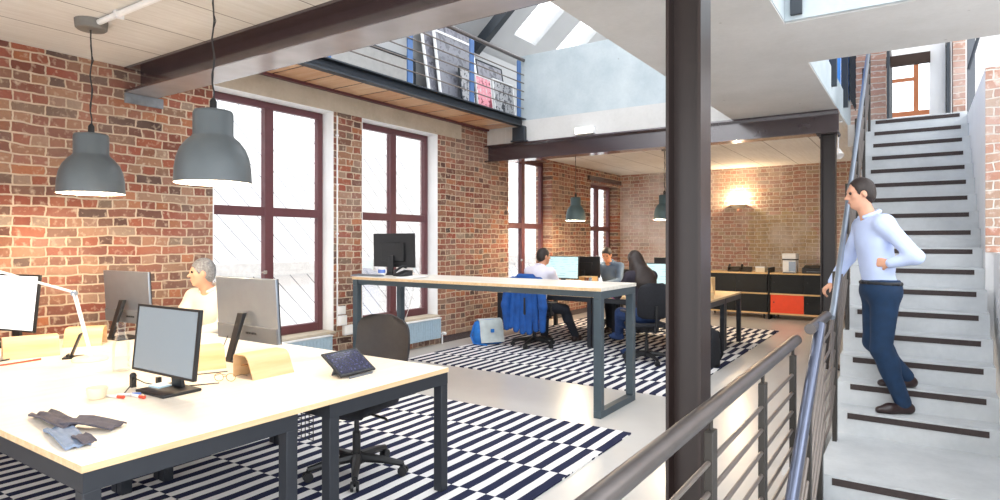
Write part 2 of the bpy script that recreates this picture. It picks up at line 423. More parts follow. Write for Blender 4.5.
m = MB(); m.box(-5.2, -2.0, 8.32, 8.36, CZ+.0, CZ+.34); struct(m.build('trim_3', M['slab']), 'white slab edge above the second steel beam')
m = MB(); m.box(-5.28, -1.99, 8.36, 8.50, CZ+.34, 4.46); struct(m.build('wall_balustrade', M['balustrade'], bevel=.012), 'pale cast concrete balustrade above the beam')

# window wall with four openings
WIN = [(3.56, 5.12, .43, 3.10, 1.85), (5.58, 7.09, .43, 3.10, 1.85), (9.0, 10.52, .43, 3.05, 1.80), (12.25, 13.68, .43, 2.80, 1.80)]
m = MB(); y = -3.0
for (a, b, z0, z1, zt) in WIN:
    m.box(-6.25, WX, y, a, 0, 3.34); m.box(-6.25, WX, a, b, 0, z0-.03); m.box(-6.25, WX, a, b, z1, 3.34); y = b
m.box(-6.25, WX, y, BY+.2, 0, 3.34)
struct(m.build('wall_left', M['brick_left']), 'old red brick wall with four tall windows')
m = MB(); m.box(-6.25, WX-.02, -3, BY+.2, 3.34, 4.62); struct(m.build('wall_left_upper', M['roof_lining']), 'white knee wall of the upper storey')
m = MB(); m.box(-6.25, -.9, BY, BY+.3, 0, 3.34); struct(m.build('wall_back', M['brick_back']), 'pale patched brick end wall')
m = MB(); m.box(-.9, .6, BY, BY+.3, 0, 3.0); struct(m.build('wall_back_stair', M['brick_back']), 'brick end wall beside the stairs')
# concrete lintel band and reveals
m = MB(); m.box(-5.92, WX+.012, 3.05, 7.65, 3.095, 3.335); struct(m.build('trim_4', M['lintel']), 'rough concrete lintel band over two tall windows')
for i, (a, b, z0, z1, zt) in enumerate(WIN):
    if i < 2:
     m = MB(); m.box(-6.22, WX-.002, b-.014, b, z0, z1); m.box(-6.22, WX-.002, a, a+.014, z0, z1); m.box(-6.22, WX-.002, a+.014, b-.014, z1-.014, z1)
     struct(m.build('trim_%d' % (5+i), M['plaster']), 'white plaster window reveal')
    w = MB(); X0, X1 = -6.15, -6.08; f = .075
    a0, b0, t0, t1 = a+.014, b-.014, z0, z1-.014
    w.box(X0, X1, a0, a0+f, t0, t1); w.box(X0, X1, b0-f, b0, t0, t1); w.box(X0, X1, a0+f, b0-f, t1-f, t1); w.box(X0, X1, a0+f, b0-f, t0, t0+.10)
    mid = (a0+b0)/2
    w.box(X0, X1+.012, mid-.055, mid+.055, t0+.10, t1-f); w.box(X0, X1+.008, a0+f, mid-.055, zt-.05, zt+.05); w.box(X0, X1+.008, mid+.055, b0-f, zt-.05, zt+.05)
    win = w.build('window_%d' % (i+1), M['window_frame'], bevel=.006)
    struct(win, ['maroon four-pane window nearest the desks', 'maroon four-pane window behind the tall bench', 'maroon window behind the man with the blue jacket', 'narrow maroon window next to the end wall'][i])
    for (ya, yb, za, zb) in ((a0+f, mid-.055, t0+.10, zt-.05), (mid+.055, b0-f, t0+.10, zt-.05), (a0+f, mid-.055, zt+.05, t1-f), (mid+.055, b0-f, zt+.05, t1-f)):
        MB().box(-6.12, -6.112, ya, yb, za, zb).build('pane', M['glass'], win)
    h = MB().box(X1+.01, X1+.045, mid-.075, mid-.055, 1.15, 1.19); h.box(X1+.035, X1+.05, mid-.13, mid-.055, 1.16, 1.18)
    h.build('handle', M['chrome'], win)
    MB().box(-6.25, -5.85, a, b, z0-.03, z0).build('sill', M['lintel'], win, bevel=.005)
m = MB(); m.box(-5.905, -5.84, 12.1, 13.8, 2.83, 2.93); struct(m.build('trim_9', M['dark_steel'], bevel=.006), 'dark timber lintel over the narrow window')
m = MB(); m.box(WX-.01, WX+.02, -3, 3.5, 0.0, .16); m.box(WX-.01, WX+.02, 7.15, 8.95, 0, .1); m.box(WX-.01, WX+.02, 10.6, BY, 0, .1)
struct(m.build('baseboard_left', M['dark_steel']), 'dark skirting at the foot of the brick wall')

# steel beams and columns (H sections)
def hbeam_x(name, x0, x1, y, z0, z1, w, label, tf=.018, tw=.014):
    m = MB(); m.box(x0, x1, y-w/2, y+w/2, z0, z0+tf); m.box(x0, x1, y-w/2, y+w/2, z1-tf, z1); m.box(x0, x1, y-tw/2, y+tw/2, z0+tf, z1-tf)
    o = m.build(name, M['dark_steel']); return struct(o, label)
b1 = hbeam_x('steel_beam', WX, -.79, 2.87, 2.855, CZ, .30, 'large dark brown steel beam above the desks', .02, .02)
MB().box(WX, -.79, 2.73, 3.01, 2.8535, 2.855).build('soffit_glare', plain('painted_window_glare', '#9a9698', .22, 0, .12, 3, 0, 1.0), b1)  # pale sheet paints the window glare onto the dark beam's underside
b2 = hbeam_x('steel_beam', WX, -.79, 8.40, 2.81, CZ, .24, 'dark steel beam crossing in front of the far bay', .02, .02)
def hcol(x, y, z1, w, label):
    m = MB(); t = .014; h = w/2
    m.box(x-h, x-h+t, y-h, y+h, 0, z1); m.box(x+h-t, x+h, y-h, y+h, 0, z1); m.box(x-h+t, x+h-t, y-t/2, y+t/2, 0, z1)
    o = m.build('steel_column', M['column_steel']); struct(o, label)
    p = MB().box(x-.14, x+.14, y-.14, y+.14, 0, .02); p.box(x-.12, x+.12, y-.12, y+.12, z1-.015, z1); p.build('end_plate', M['column_steel'], o)
    bb = MB()
    for sx in (-1, 1):
        for sy in (-1, 1): bb.cyl((x+sx*.1, y+sy*.1, z1-.035), (x+sx*.1, y+sy*.1, z1-.015), .014, 6)
    bb.build('bolts', M['dark_steel'], o); return o
hcol(-.885, 2.87, 2.855, .16, 'brown steel column rising in front of the near railing')
hcol(-.90, 8.40, 2.81, .16, 'dark steel column beside the foot of the stairs')
m = MB(); m.box(WX-.005, WX+.02, 2.72, 3.06, 2.76, 2.85); struct(m.build('trim_10', M['rust'], bevel=.004), 'weathered blue-grey bearing plate under the beam')

# mezzanine gallery along the window wall
mz = MB(); mz.box(WX, -5.2, 3.02, 8.32, 3.37, 3.42)
mezz = struct(mz.build('mezzanine_gallery', M['slate_edge']), 'narrow gallery hung along the brick wall')
MB().box(WX+.06, -5.22, 3.02, 8.32, 3.345, 3.37).build('board_soffit', M['soffit_wood'], mezz)
MB().box(WX-.0, WX+.07, 3.02, 8.32, 3.315, 3.375).build('wall_ledger', M['window_frame'], mezz)
eb = MB().box(-5.22, -5.205, 3.02, 8.32, 3.31, 3.445); eb.box(-5.21, -5.12, 3.02, 8.32, 3.31, 3.325); eb.box(-5.21, -5.12, 3.02, 8.32, 3.43, 3.445)
eb.build('edge_channel', M['slate_edge'], mezz)
bk = MB().box(-5.32, -5.10, 8.22, 8.30, 3.10, 3.31); bk.box(-5.34, -5.08, 8.20, 8.32, 3.08, 3.105); bk.build('bracket', M['slate_edge'], mezz, bevel=.005)

# roof of the upper storey, sloping up from the knee wall, with skylights
def roof_box(mb, s0, s1, y0, y1, t0=0.0, t1=.12):
    a = math.atan(.84); c_, s_ = math.cos(a), math.sin(a)
    def P(s, t): return (-6.2+s*c_-t*s_, 4.5+s*s_+t*c_)
    q = [P(s0, t0), P(s1, t0), P(s1, t1), P(s0, t1)]
    mb.prism([(x, y0, z) for x, z in q], (0, y1-y0, 0)); return mb
SKY = [(3.6, 4.6), (5.4, 6.4), (7.15, 7.75), (8.75, 9.45), (10.05, 10.75), (11.6, 12.6)]
rf = MB(); roof_box(rf, 0, .75, 2.7, BY+.2); roof_box(rf, 3.2, 3.9, 2.7, BY+.2); y = 2.7
for a, b in SKY: roof_box(rf, .75, 3.2, y, a); y = b
roof_box(rf, .75, 3.2, y, BY+.2)
roof = struct(rf.build('roof', M['roof_lining']), 'white sloping roof lining with skylights')
for i, (a, b) in enumerate(SKY): roof_box(MB(), .75, 3.2, a, b, .05, .06).build('skylight_pane', M['glass'], roof)
rr = MB()
a_ = math.atan(.84)
rr.bar((-5.86, 7.95, 4.55), (-5.86+2.6*math.cos(a_), 7.95, 4.55+2.6*math.sin(a_)), .12, .16, (0, 0, 1))
struct(rr.build('roof_beam', M['slate_edge']), 'dark steel rafter leaning over the gallery')
m = MB(); m.box(-1.6, 2.4, 2.5, BY+.3, 6.6, 6.75); struct(m.build('roof_sky_blocker', M['plaster']), 'unseen flat white roof added over the stairs to cut sky light')  # out of view, added to keep sky light off the bridge fascia
m = MB(); m.box(-6.2, -.9, BY, BY+.3, 3.34, 8); struct(m.build('wall_back_upper', M['plaster']), 'white end wall of the upper storey')

# stair wall
m = MB(); m.box(.492, 2.2, 7.0, 9.6, -3.3, 3.06); m.box(.492, .8, 9.6, BY+.2, -3.3, 3.0); m.box(.55, .8, 2.6, 7.0, -3.3, 1.42); struct(m.build('wall_right', M['plaster']), 'white plastered wall beside the stairs')
m = MB(); m.box(.492, 2.2, 6.985, 7.0, 1.42, 3.06); struct(m.build('wall_right_brick', M['brick_pale_y']), 'patch of pale pink brick on the stair wall')
# stairs
TR, RI = .2393, .182
pts = [(4.53, 0.0)]
for k in range(1, 18):
    yk = 5.575 + TR*(k-1); pts += [(yk, RI*(k-1)), (yk, RI*k)]
pts += [(9.62, RI*17), (9.62, RI*17-.28)]
pts += [(5.9, -.1), (5.6, -.3)]
# descending flight towards the camera
dn = [(4.53, 0)]
prof = pts
for k in range(0, 12):
    yk = 4.53 - TR*k
    dn.append((yk, -RI*(k+1))); dn.append((yk-TR, -RI*(k+1)))
low = [(dn[-1][0], dn[-1][1]-.25), (4.7, -.3)]
full = prof + low[::-1] + dn[::-1][:-1]
st = MB().prism([(-.56, a, b) for a, b in full], (1.05, 0, 0))
stairs = st.build('staircase', M['stairs'])
tag(stairs, 'pale concrete staircase with dark strips along its treads', 'staircase')
for k in range(-2, 18):
    yk = 5.575+TR*(k-1) if k >= 1 else 4.53+TR*k
    zk = RI*k
    MB().box(-.465, .415, yk-.006, yk+.002, zk-.058, zk-.014).build('nosing_strip', M['nosing'], stairs)
sg = MB(); sg.prism([(-.74, 4.53, -.3), (-.74, 4.53, .03), (-.74, 4.40, .03), (-.74, 2.0, -1.8), (-.74, 2.0, -2.1)], (.12, 0, 0))
struct(sg.build('trim_11', M['slab']), 'concrete kerb along the stairwell')
# upper landing beyond the stairs
m = MB(); m.box(-.8, 2.2, 9.62, BY, 2.8, 3.094); struct(m.build('floor_landing', M['slab']), 'upper landing slab')
m = MB(); m.box(-.8, -.375, 10.0, 10.35, 3.094, 6.2); struct(m.build('wall_pier', M['brick_pale']), 'brick pier on the upper landing')
m = MB(); m.box(.37, .50, 10.0, 10.35, 3.094, 6.2); struct(m.build('wall_pier_slim', M['brick_pale']), 'slim brick pier on the upper landing')
m = MB(); m.box(.12, .36, 10.2, 10.3, 3.094, 6.2); m.box(-.375, .12, 10.2, 10.3, 5.05, 6.2); struct(m.build('wall_partition', M['plaster']), 'white partition on the upper landing')
m = MB(); m.box(-.38, .13, 10.12, 10.2, 3.93, 4.07); struct(m.build('trim_12', plain('dark_stained_timber', '#3a2a22', .8)), 'dark header over the landing opening')
m = MB(); m.box(.5, 2.2, 10.3, 10.4, 3.0, 6.2); struct(m.build('wall_landing', M['plaster']), 'white wall on the upper landing')
m = MB(); m.box(-.9, -.62, BY, BY+.3, 3.0, 6.5); m.box(-.62, .35, BY, BY+.3, 3.0, 3.85); m.box(.35, 2.2, BY, BY+.3, 3.0, 6.5); m.box(-.62, .35, BY, BY+.3, 4.95, 6.5)
struct(m.build('wall_back_landing', M['plaster']), 'white end wall with the landing window')
w = MB(); w.box(-.62, .35, BY+.05, BY+.12, 3.85, 3.95); w.box(-.62, .35, BY+.05, BY+.12, 4.87, 4.95); w.box(-.62, -.55, BY+.05, BY+.12, 3.95, 4.87); w.box(.28, .35, BY+.05, BY+.12, 3.95, 4.87)
w.box(-.08, .0, BY+.05, BY+.12, 3.95, 4.87); w.box(-.55, -.08, BY+.05, BY+.12, 4.52, 4.58)
w5 = struct(w.build('window_5', plain('orange_timber', '#9c5c36', .5)), 'timber window at the end of the landing')
MB().box(-.55, .28, BY+.08, BY+.09, 3.95, 4.87).build('pane', M['glass'], w5)
# the white building across the street, seen through the windows
fb = empty('neighbouring_building', (-10.6, 0, -3.3), 0, 'white building with diagonal seams seen through the tall windows', 'building')
MB().box(-.6, 0, -3, 26, 0, 10).build('facade', M['facade'], fb)
MB().box(0, .25, -3, 26, 4.15, 4.4).build('ledge', M['ledge'], fb)
# ================================================================ RAILINGS
def post(parent, x, y, z0, z1, mat, w=.055, t=.02):
    o = MB().box(x-t/2, x+t/2, y-w/2, y+w/2, z0, z1).build('post', M[mat], parent, bevel=.003); return o
# guard rail along the office edge
ra = empty('guard_railing', (-.6, 1.2, 0), 0, 'level steel guard railing in front of the brown column', 'railing')
def ry(y): return y-1.2
MB().tube([(0, ry(-.6), .935), (0, ry(4.02), .935)], .031, 18).build('top_rail', M['rail_tube'], ra)
for y in (.45, 1.33, 2.2, 3.07, 3.9):
    p = post(ra, 0, ry(y), -.15, .862, 'rail_post', .062, .03)
    MB().cyl((0, ry(y), .86), (0, ry(y), .912), .008, 8).build('pin', M['rail_post'], p)
for z in (.755, .65, .545, .44, .335, .23, .125):
    MB().tube([(0, ry(-.5), z), (0, ry(3.93), z)], .0095, 8).build('rod', M['rod'], ra)
# hand rail going down with the lower flight
def dz(y): return .95 + .70*(y-4.15)
rb = empty('descending_handrail', (-.5, 4.5, 0), 0, 'blue-grey tube handrail sloping down into the stairwell', 'railing')
MB().tube([(0, 4.23-4.5, dz(4.23)), (0, 4.15-4.5, dz(4.15)), (0, 1.6-4.5, dz(1.6))], .030, 18).build('top_rail', M['blue_tube'], rb)
for y in (3.75, 2.9, 2.05):
    post(rb, .0, y-4.5, dz(y)-1.12, dz(y)-.07, 'rail_post', .055, .03)
for k in range(6):
    o_ = .19+.125*k
    MB().tube([(0, 4.47-4.5, dz(4.47)-o_), (0, 1.6-4.5, dz(1.6)-o_)], .0095, 8).build('rod', M['rod'], rb)
# rail beside the rising flight: short level piece, then up the stairs
rc = empty('stair_railing', (-.53, 5.0, 0), 0, 'dark railing rising along the open side of the stairs', 'railing')
def uz(y): return 1.04 + .745*max(0, y-4.95)
Yt = 9.35
MB().tube([(0, 4.05-5, 1.0), (0, 4.85-5, 1.0)], .032, 16).build('level_rail', M['rail_tube'], rc)
MB().tube([(0.03, 4.85-5, .99), (.03, 4.98-5, 1.06), (.03, Yt-5, uz(Yt)), (.03, Yt+.25-5, uz(Yt)+.05)], .021, 14).build('sloping_rail', M['silver'], rc)
post(rc, 0, 4.5-5, -.25, .955, 'rail_post', .075, .03)
for y, b in ((5.35, -.12), (6.35, .35), (7.35, 1.1), (8.35, 1.86), (9.3, 2.58)):
    post(rc, 0, y-5, b, uz(y)-.05, 'rail_post', .07, .03)
for k in range(6):
    o_ = .19+.135*k
    MB().tube([(0, 4.5-5, 1.0-o_+.02), (0, 5.02-5, 1.06-o_), (0, Yt-5, uz(Yt)-o_)], .0095, 8).build('rod', M['rod'], rc)
# railing of the upper walkway, seen from below with blue sheets behind its posts
rw = empty('walkway_railing', (-.78, 8, 3.2), 0, 'dark post railing of the upper walkway with blue sheets behind', 'railing')
for y in (6.4, 7.7, 9.0, 10.28):
    post(rw, 0, y-8, .02, 1.25, 'slate_edge', .06, .075)
MB().tube([(0, 6.1-8, 1.3), (0, 11.2-8, 1.3)], .03, 12).build('top_rail', M['rail_tube'], rw)
m = MB()
for k in range(-8, 16):
    for sg in (0, 1):
        q_ = [(.045+.004*sg, 8.3-8+(k*.13+j*.13 if not sg else 2.0-k*.13-j*.13), .15+1.1*j/8) for j in range(9)]
        q_ = [p for p in q_ if 1.0 <= p[1] <= 2.3]
        if len(q_) > 1: m.tube(q_, .005, 5)
m.build('mesh_panel', M['slate_edge'], rw)
for y in (6.45, 7.75, 9.05): MB().box(-.05, -.042, y-8+.02, y-8+1.2, .16, 1.22).build('blue_sheet', M['blue_panel'], rw)
# lattice guards at the head of the stairs
def lattice(loc, L, label, h=1.05):
    r = empty('landing_guard', loc, 0, label, 'railing', None)
    for y in (0, L): MB().box(-.015, .015, y-.025, y+.025, 0, h).build('post', M['slate_edge'], r)
    MB().tube([(0, 0, h+.02), (0, L, h+.02)], .022, 10).build('top_rail', M['rail_tube'], r)
    m = MB(); n = max(2, int(L/.13))
    for k in range(-8, n+1):
        for sgn in (0, 1):
            pts_ = []
            for q in range(9):
                z = .08+(h-.12)*q/8; y = k*.13+(q*.13)
                if 0 <= y <= L: pts_.append((0.004*(1 if sgn else -1), L-y if sgn else y, z))
            if len(pts_) > 1: m.tube(pts_, .007, 5)
    m.build('mesh_panel', M['slate_edge'], r); return r
lattice((-.335, 9.64, 3.094), 1.1, 'grey lattice guard beside the brick pier at the stair head')
lattice((.31, 9.64, 3.094), .5, 'grey lattice guard beside the white partition at the stair head', 1.0)
ps = MB().box(.52, .60, 10.0, 10.08, 3.094, 6.2); struct(ps.build('trim_13', M['silver_dark']), 'grey steel mullion on the landing')
rd = empty('wall_handrail', (.40, 9, 3.6), 0, 'slim dark handrail slanting up past the landing wall', 'railing')
MB().tube([(.1, .4, 0.0), (.34, .4, .95)], .018, 10).build('rail', M['slate_edge'], rd)
MB().cyl((.13, .4, .1), (.13, .75, .1), .01, 8).build('bracket', M['slate_edge'], rd)
bp = empty('bridge_railing', (-.755, 4.84, 3.2), 0, 'dark steel post fixed to the white bridge fascia', 'railing')
MB().box(.0, .075, -.05, -.02, -.08, 1.3).build('post', M['slate_edge'], bp, bevel=.003)
for z in (.05, .14): MB().cyl((.037, -.06, z), (.037, -.02, z), .012, 8).build('bolt', M['rod'], bp)
MB().tube([(0.02, -.03, 1.32), (1.5, -.03, 1.32)], .028, 12).build('top_rail', M['rail_tube'], bp)
# gallery railing
rg = empty('gallery_railing', (-5.17, 6, 3.44), 0, 'railing of the narrow gallery with blue-grey posts and thin rods', 'railing')
for y in (3.1, 4.4, 5.68, 6.95, 8.18): MB().box(-.012, .012, y-6-.045, y-6+.045, 0, .89).build('post', M['blue_post'], rg, bevel=.003)
MB().tube([(0, 3.05-6, .93), (0, 8.32-6, .93)], .028, 14).build('top_rail', M['rail_tube'], rg)
for z in (.16, .30, .43, .56, .69): MB().tube([(.016, 3.05-6, z), (.016, 8.3-6, z)], .009, 8).build('rod', M['rod'], rg)
# framed prints leaning in the gallery
def print_(y0, w, h, lean, mat, label, x=-5.72, frame='white', fw=.035):
    r = empty('framed_print', (x, y0, 3.42), 0, label, 'print', 'prints leaning in the gallery')
    R = Matrix.Rotation(-lean, 3, 'Y')
    def B(y0_, y1_, z0_, z1_, xo, th): return MB().obox(R @ Vector((xo, (y0_+y1_)/2, (z0_+z1_)/2)), (th, y1_-y0_, z1_-z0_), R)
    B(fw, w-fw, fw, h-fw, 0, .014).build('picture', M[mat], r)
    f = MB()
    for a in ((0, w, 0, fw), (0, w, h-fw, h), (0, fw, fw, h-fw), (w-fw, w, fw, h-fw)):
        q = B(a[0], a[1], a[2], a[3], .002, .03); f.add(q.v, q.f)
    f.build('frame', M[frame], r, bevel=.003); return r
print_(4.1, 2.32, .60, .02, 'poster_plain', 'wide plain grey board propped at the start of the gallery', -5.74, 'slate_edge', .045)
print_(6.46, 1.22, 1.30, .16, 'poster_grey', 'very tall grey print with a white frame leaning in the gallery', -5.52)
print_(6.60, .92, 1.06, .14, 'poster_dark', 'dark grey white-framed print leaning on the very tall one', -5.44)
print_(7.70, .72, .92, .16, 'poster_grey', 'grey print behind the black and white one at the gallery end', -5.52, 'slate_edge', .02)
print_(6.98, .34, .60, .12, 'poster_mono', 'narrow black and white print left of the pink one in the gallery', -5.36, 'slate_edge', .015)
print_(7.36, .40, .56, .12, 'poster_pink', 'small pink print low in the gallery', -5.36, 'white', .015)
print_(7.80, .58, .60, .10, 'poster_mono', 'black and white print at the far end of the gallery', -5.36, 'white', .02)
# ================================================================ FURNITURE
# ---- rugs
def rug(name, x0, x1, y0, y1, label, edge_at):
    r = empty(name, (x1, edge_at, 0), 0)
    m = MB().box(x0-x1, 0, y0-edge_at, y1-edge_at, 0, .012)
    o = m.build(name, M['rug'], None, loc=(x1, edge_at, 0)); bpy.data.objects.remove(r)
    tag(o, label, 'rug'); return o
rug('striped_rug', -5.5, -1.875, .35, 4.62, 'blue-black and white striped rug under the near desks', 4.62)
rug('striped_rug', -5.45, -1.95, 5.92, 11.3, 'black and white striped rug under the far desks', 5.92)
# ---- bench desks
def make_desk(w, d, top='desk_top', leg_in=.0, h=.74):
    r = empty('bench_desk')
    t = MB().box(-w/2+.001, w/2-.001, -d/2, d/2, h-.028, h).build('tabletop', M[top], r, bevel=.002)
    MB().box(-w/2, w/2, -d/2-.0012, -d/2, h-.027, h-.002).build('edge_band', M['ply_edge'], t)
    MB().box(w/2-.001, w/2+.0012, -d/2, d/2, h-.027, h-.002).build('edge_band', M['ply_edge'], t)
    MB().box(-w/2, -w/2+.001, -d/2, d/2, h-.027, h-.002).build('edge_band', M['ply_edge'], t)
    f = MB(); a = .035
    f.box(-w/2+.003, w/2-.003, -d/2+.004, -d/2+.06, h-.098, h-.03); f.box(-w/2+.003, w/2-.003, d/2-leg_in-.06, d/2-leg_in-.004, h-.098, h-.03)
    f.box(w/2-.063, w/2-.003, -d/2+.06, d/2-leg_in-.06, h-.098, h-.03); f.box(-w/2+.003, -w/2+.063, -d/2+.06, d/2-leg_in-.06, h-.098, h-.03)
    f.build('frame', M['charcoal'], r)
    for x in (-w/2+.033, w/2-.033):
        for y in (-d/2+.034, d/2-leg_in-.034):
            MB().box(x-.03, x+.03, y-.03, y+.03, .0, h-.098).build('leg', M['charcoal'], r, bevel=.003)
    return r
dA = make_desk(1.6, 1.073, leg_in=.178); dB = make_desk(1.6, .918)
cb = MB()
for i in range(29): cb.box(-.13+i*.03-.0015, -.13+i*.03+.0015, -.485, -.482, .53, .65)
for i in range(5): cb.box(-.132, .712, -.4855, -.4825, .53+i*.03-.0015, .53+i*.03+.0015)
cb.build('cable_net', M['black'], dB)
put(dA, (-3.17, 1.4925, .012), 0, 'pale wood desk with the grey-screened monitor and a dark folded cloth'); tag(dA, None, 'desk', 'pale wood desks by the window')
put(dB, (-3.17, 2.49, .012), 0, 'pale wood desk carrying the black tablet on its stand'); tag(dB, None, 'desk', 'pale wood desks by the window')
o = copy_tree(dA); put(o, (-4.775, 1.4925, .012), 0, 'pale wood desk under the white articulated lamp, beside the brick wall')
o = copy_tree(dB); put(o, (-4.775, 2.49, .012), 0, 'pale wood desk at which the grey-haired man sits')
# far bench: four desks back to back
fd = make_desk(1.6, .92, 'birch')
put(fd, (-3.02, 8.42, .012), 0, 'far desk where the long-haired woman sits'); tag(fd, None, 'desk', 'far bench desks')
for (x, y, rz, l) in ((-4.63, 8.42, 0, 'far desk where the man with the blue jacket sits'), (-4.63, 9.35, PI, 'far desk where the man in the slate shirt sits'), (-3.02, 9.35, PI, 'far desk with the wooden caddy, nearest the black cabinets')):
    c_ = copy_tree(fd); put(c_, (x, y, .012), rz, l)
# ---- tall bench
r = empty('tall_bench', (-3.765, 5.25, 0), 0, 'tall bleached-wood standing bench on slate steel frames', 'table')
L_, D_, H_ = 3.05, .80, 1.12
t = MB().box(-L_/2, L_/2, -D_/2, D_/2, H_-.032, H_).build('tabletop', M['grey_top'], r, bevel=.003)
MB().box(-L_/2+.002, L_/2+.001, -D_/2-.001, -D_/2, H_-.03, H_-.003).build('edge_band', M['ply_edge'], t)
for sx in (-1, 1):
    x = sx*(L_/2-.04)
    fr = MB().box(x-.035, x+.035, -D_/2+.01, D_/2-.01, H_-.10, H_-.033).build('end_frame', M['table_steel'], r, bevel=.003)
    MB().box(x-.035, x+.035, -D_/2+.01, D_/2-.01, 0, .06).build('foot_bar', M['table_steel'], fr, bevel=.003)
    for sy in (-1, 1): MB().box(x-.035, x+.035, sy*(D_/2-.045)-.035, sy*(D_/2-.045)+.035, .06, H_-.10).build('leg', M['table_steel'], fr, bevel=.003)
for sy in (-1, 1): MB().box(-L_/2+.075, L_/2-.075, sy*(D_/2-.045)-.02, sy*(D_/2-.045)+.02, H_-.085, H_-.033).build('rail', M['table_steel'], r)

# ---- office chairs
def make_chair(back='shell', fabric='grey_mesh', arms=False):
    """origin on the floor under the gas lift; the sitter faces -Y"""
    r = empty('office_chair')
    b = MB(); b.lathe([(.035, .06), (.05, .075), (.045, .12), (.03, .13)], n=14)
    for k in range(5):
        a = 2*PI*k/5+.35
        c_, s_ = math.cos(a), math.sin(a)
        q = [(.03*c_, .03*s_, .105), (.18*c_, .18*s_, .095), (.31*c_, .31*s_, .075)]
        b.tube(q, [.034, .026, .019], 8)
    base = b.build('star_base', M['black'], r)
    for k in range(5):
        a = 2*PI*k/5+.35; x, y = .31*math.cos(a), .31*math.sin(a); t_ = Vector((-math.sin(a), math.cos(a), 0))
        m = MB()
        for s_ in (-1, 1):
            c0 = Vector((x, y, .031))+t_*(.008*s_); m.lathe([(.029, 0), (.031, .004), (.031, .014), (.027, .018)], tuple(c0), 12, True, tuple(t_*s_))
        m.cyl((x, y, .03), (x, y, .08), .008, 8); m.ball((x, y, .058), (.02, .02, .012), 8, 5)
        m.build('caster', M['black'], base)
    MB().lathe([(.026, .12), (.026, .27), (.016, .275), (.016, .40)], n=12).build('gas_lift', M['black'], r)
    m = MB().box(-.11, .11, -.10, .12, .385, .445); m.tube([(.10, .02, .39), (.22, .02, .375), (.25, .0, .37)], .009, 8); m.tube([(-.10, .06, .39), (-.22, .06, .375)], .009, 8)
    m.build('tilt_mechanism', M['black'], r, bevel=.006)
    # seat: rounded slab with a waterfall front
    s_ = MB(); n = 28; prof = []
    def ring(k, z, sc):
        return [(.245*sc*math.copysign(abs(math.cos(2*PI*i/n))**.5, math.cos(2*PI*i/n)), -.02+.24*sc*math.copysign(abs(math.sin(2*PI*i/n))**.5, math.sin(2*PI*i/n)), z - (.03 if math.sin(2*PI*i/n) < -.6 else 0)) for i in range(n)]
    rings = [ring(0, .445, .90), ring(0, .452, .98), ring(0, .47, 1.0), ring(0, .485, .97), ring(0, .493, .85), ring(0, .488, .4)]
    vs = [p for q in rings for p in q]; fs = [tuple(range(n-1, -1, -1))]
    for i in range(len(rings)-1):
        for k in range(n): fs.append((i*n+k, i*n+(k+1) % n, (i+1)*n+(k+1) % n, (i+1)*n+k))
    fs.append(tuple((len(rings)-1)*n+k for k in range(n)))
    s_.add(vs, fs); s_.build('seat', M['black_soft'], r, sharp=60)
    # backrest: curved rounded panel
    m = MB(); nx, nz = 14, 14; vs = []; fs = []
    z0, z1, hw = (.56, 1.0, .225)
    for side in (0, 1):
        for j in range(nz+1):
            v = j/nz; z = z0+(z1-z0)*v
            # rounded outline
            e = 1.0
            if v < .18: e = math.sqrt(max(0, 1-((.18-v)/.18)**2))*.35+.65
            if v > .78: e = math.sqrt(max(0, 1-((v-.78)/.22)**2))*.55+.45
            w_ = hw*e*(.9+.1*math.sin(PI*v))
            for i in range(nx+1):
                u = -1+2*i/nx
                y = .235+.07*v-.05*(1-u*u)*-1*.0 + (-.045*u*u) - .03*math.sin(PI*v)*-1 + (.02 if side else 0)
                vs.append((w_*u, y, z))
    N = (nx+1)*(nz+1)
    for j in range(nz):
        for i in range(nx):
            a = j*(nx+1)+i; q = (a, a+1, a+nx+2, a+nx+1)
            fs.append(q); fs.append(tuple(N+k for k in q[::-1]))
    def edge(lst):
        for a, b_ in zip(lst[:-1], lst[1:]): fs.append((b_, a, a+N, b_+N))
    edge([i for i in range(nx+1)]); edge([nz*(nx+1)+i for i in range(nx, -1, -1)])
    edge([j*(nx+1)+nx for j in range(nz+1)]); edge([j*(nx+1) for j in range(nz, -1, -1)])
    m.add(vs, fs); m.build('backrest', M[fabric], r, sharp=50)
    MB().tube([(0, .10, .40), (0, .27, .41), (0, .315, .50), (0, .315, .72)], [.022, .024, .022, .016], 8).build('back_stem', M['black'], r)
    if arms:
        for sx in (-1, 1):
            a_ = MB().tube([(sx*.2, .05, .41), (sx*.28, .05, .43), (sx*.285, .05, .62)], .014, 8)
            arm = a_.build('armrest', M['black'], r); MB().obox((sx*.285, .02, .635), (.06, .24, .025)).build('arm_pad', M['black'], arm, bevel=.01)
    return r
ch = make_chair()
put(ch, (-3.03, 2.82, .012), .12, 'dark grey office chair tucked under the desk corner with the tablet'); tag(ch, None, 'chair')
ch2 = make_chair(fabric='black_soft', arms=True)
put(ch2, (-4.58, 7.66, .012), PI+.1, 'office chair with a bright blue jacket hung over its back'); tag(ch2, None, 'chair')
ch3 = copy_tree(ch2); put(ch3, (-2.82, 7.45, .012), PI+.75, 'black office chair the long-haired woman sits on')
ch4 = copy_tree(ch2); put(ch4, (-4.40, 10.22, .012), 0.05, 'black office chair of the man in the slate shirt')
ch5 = copy_tree(ch); put(ch5, (-5.27, 3.34, .012), .32, 'grey office chair of the grey-haired man by the window')

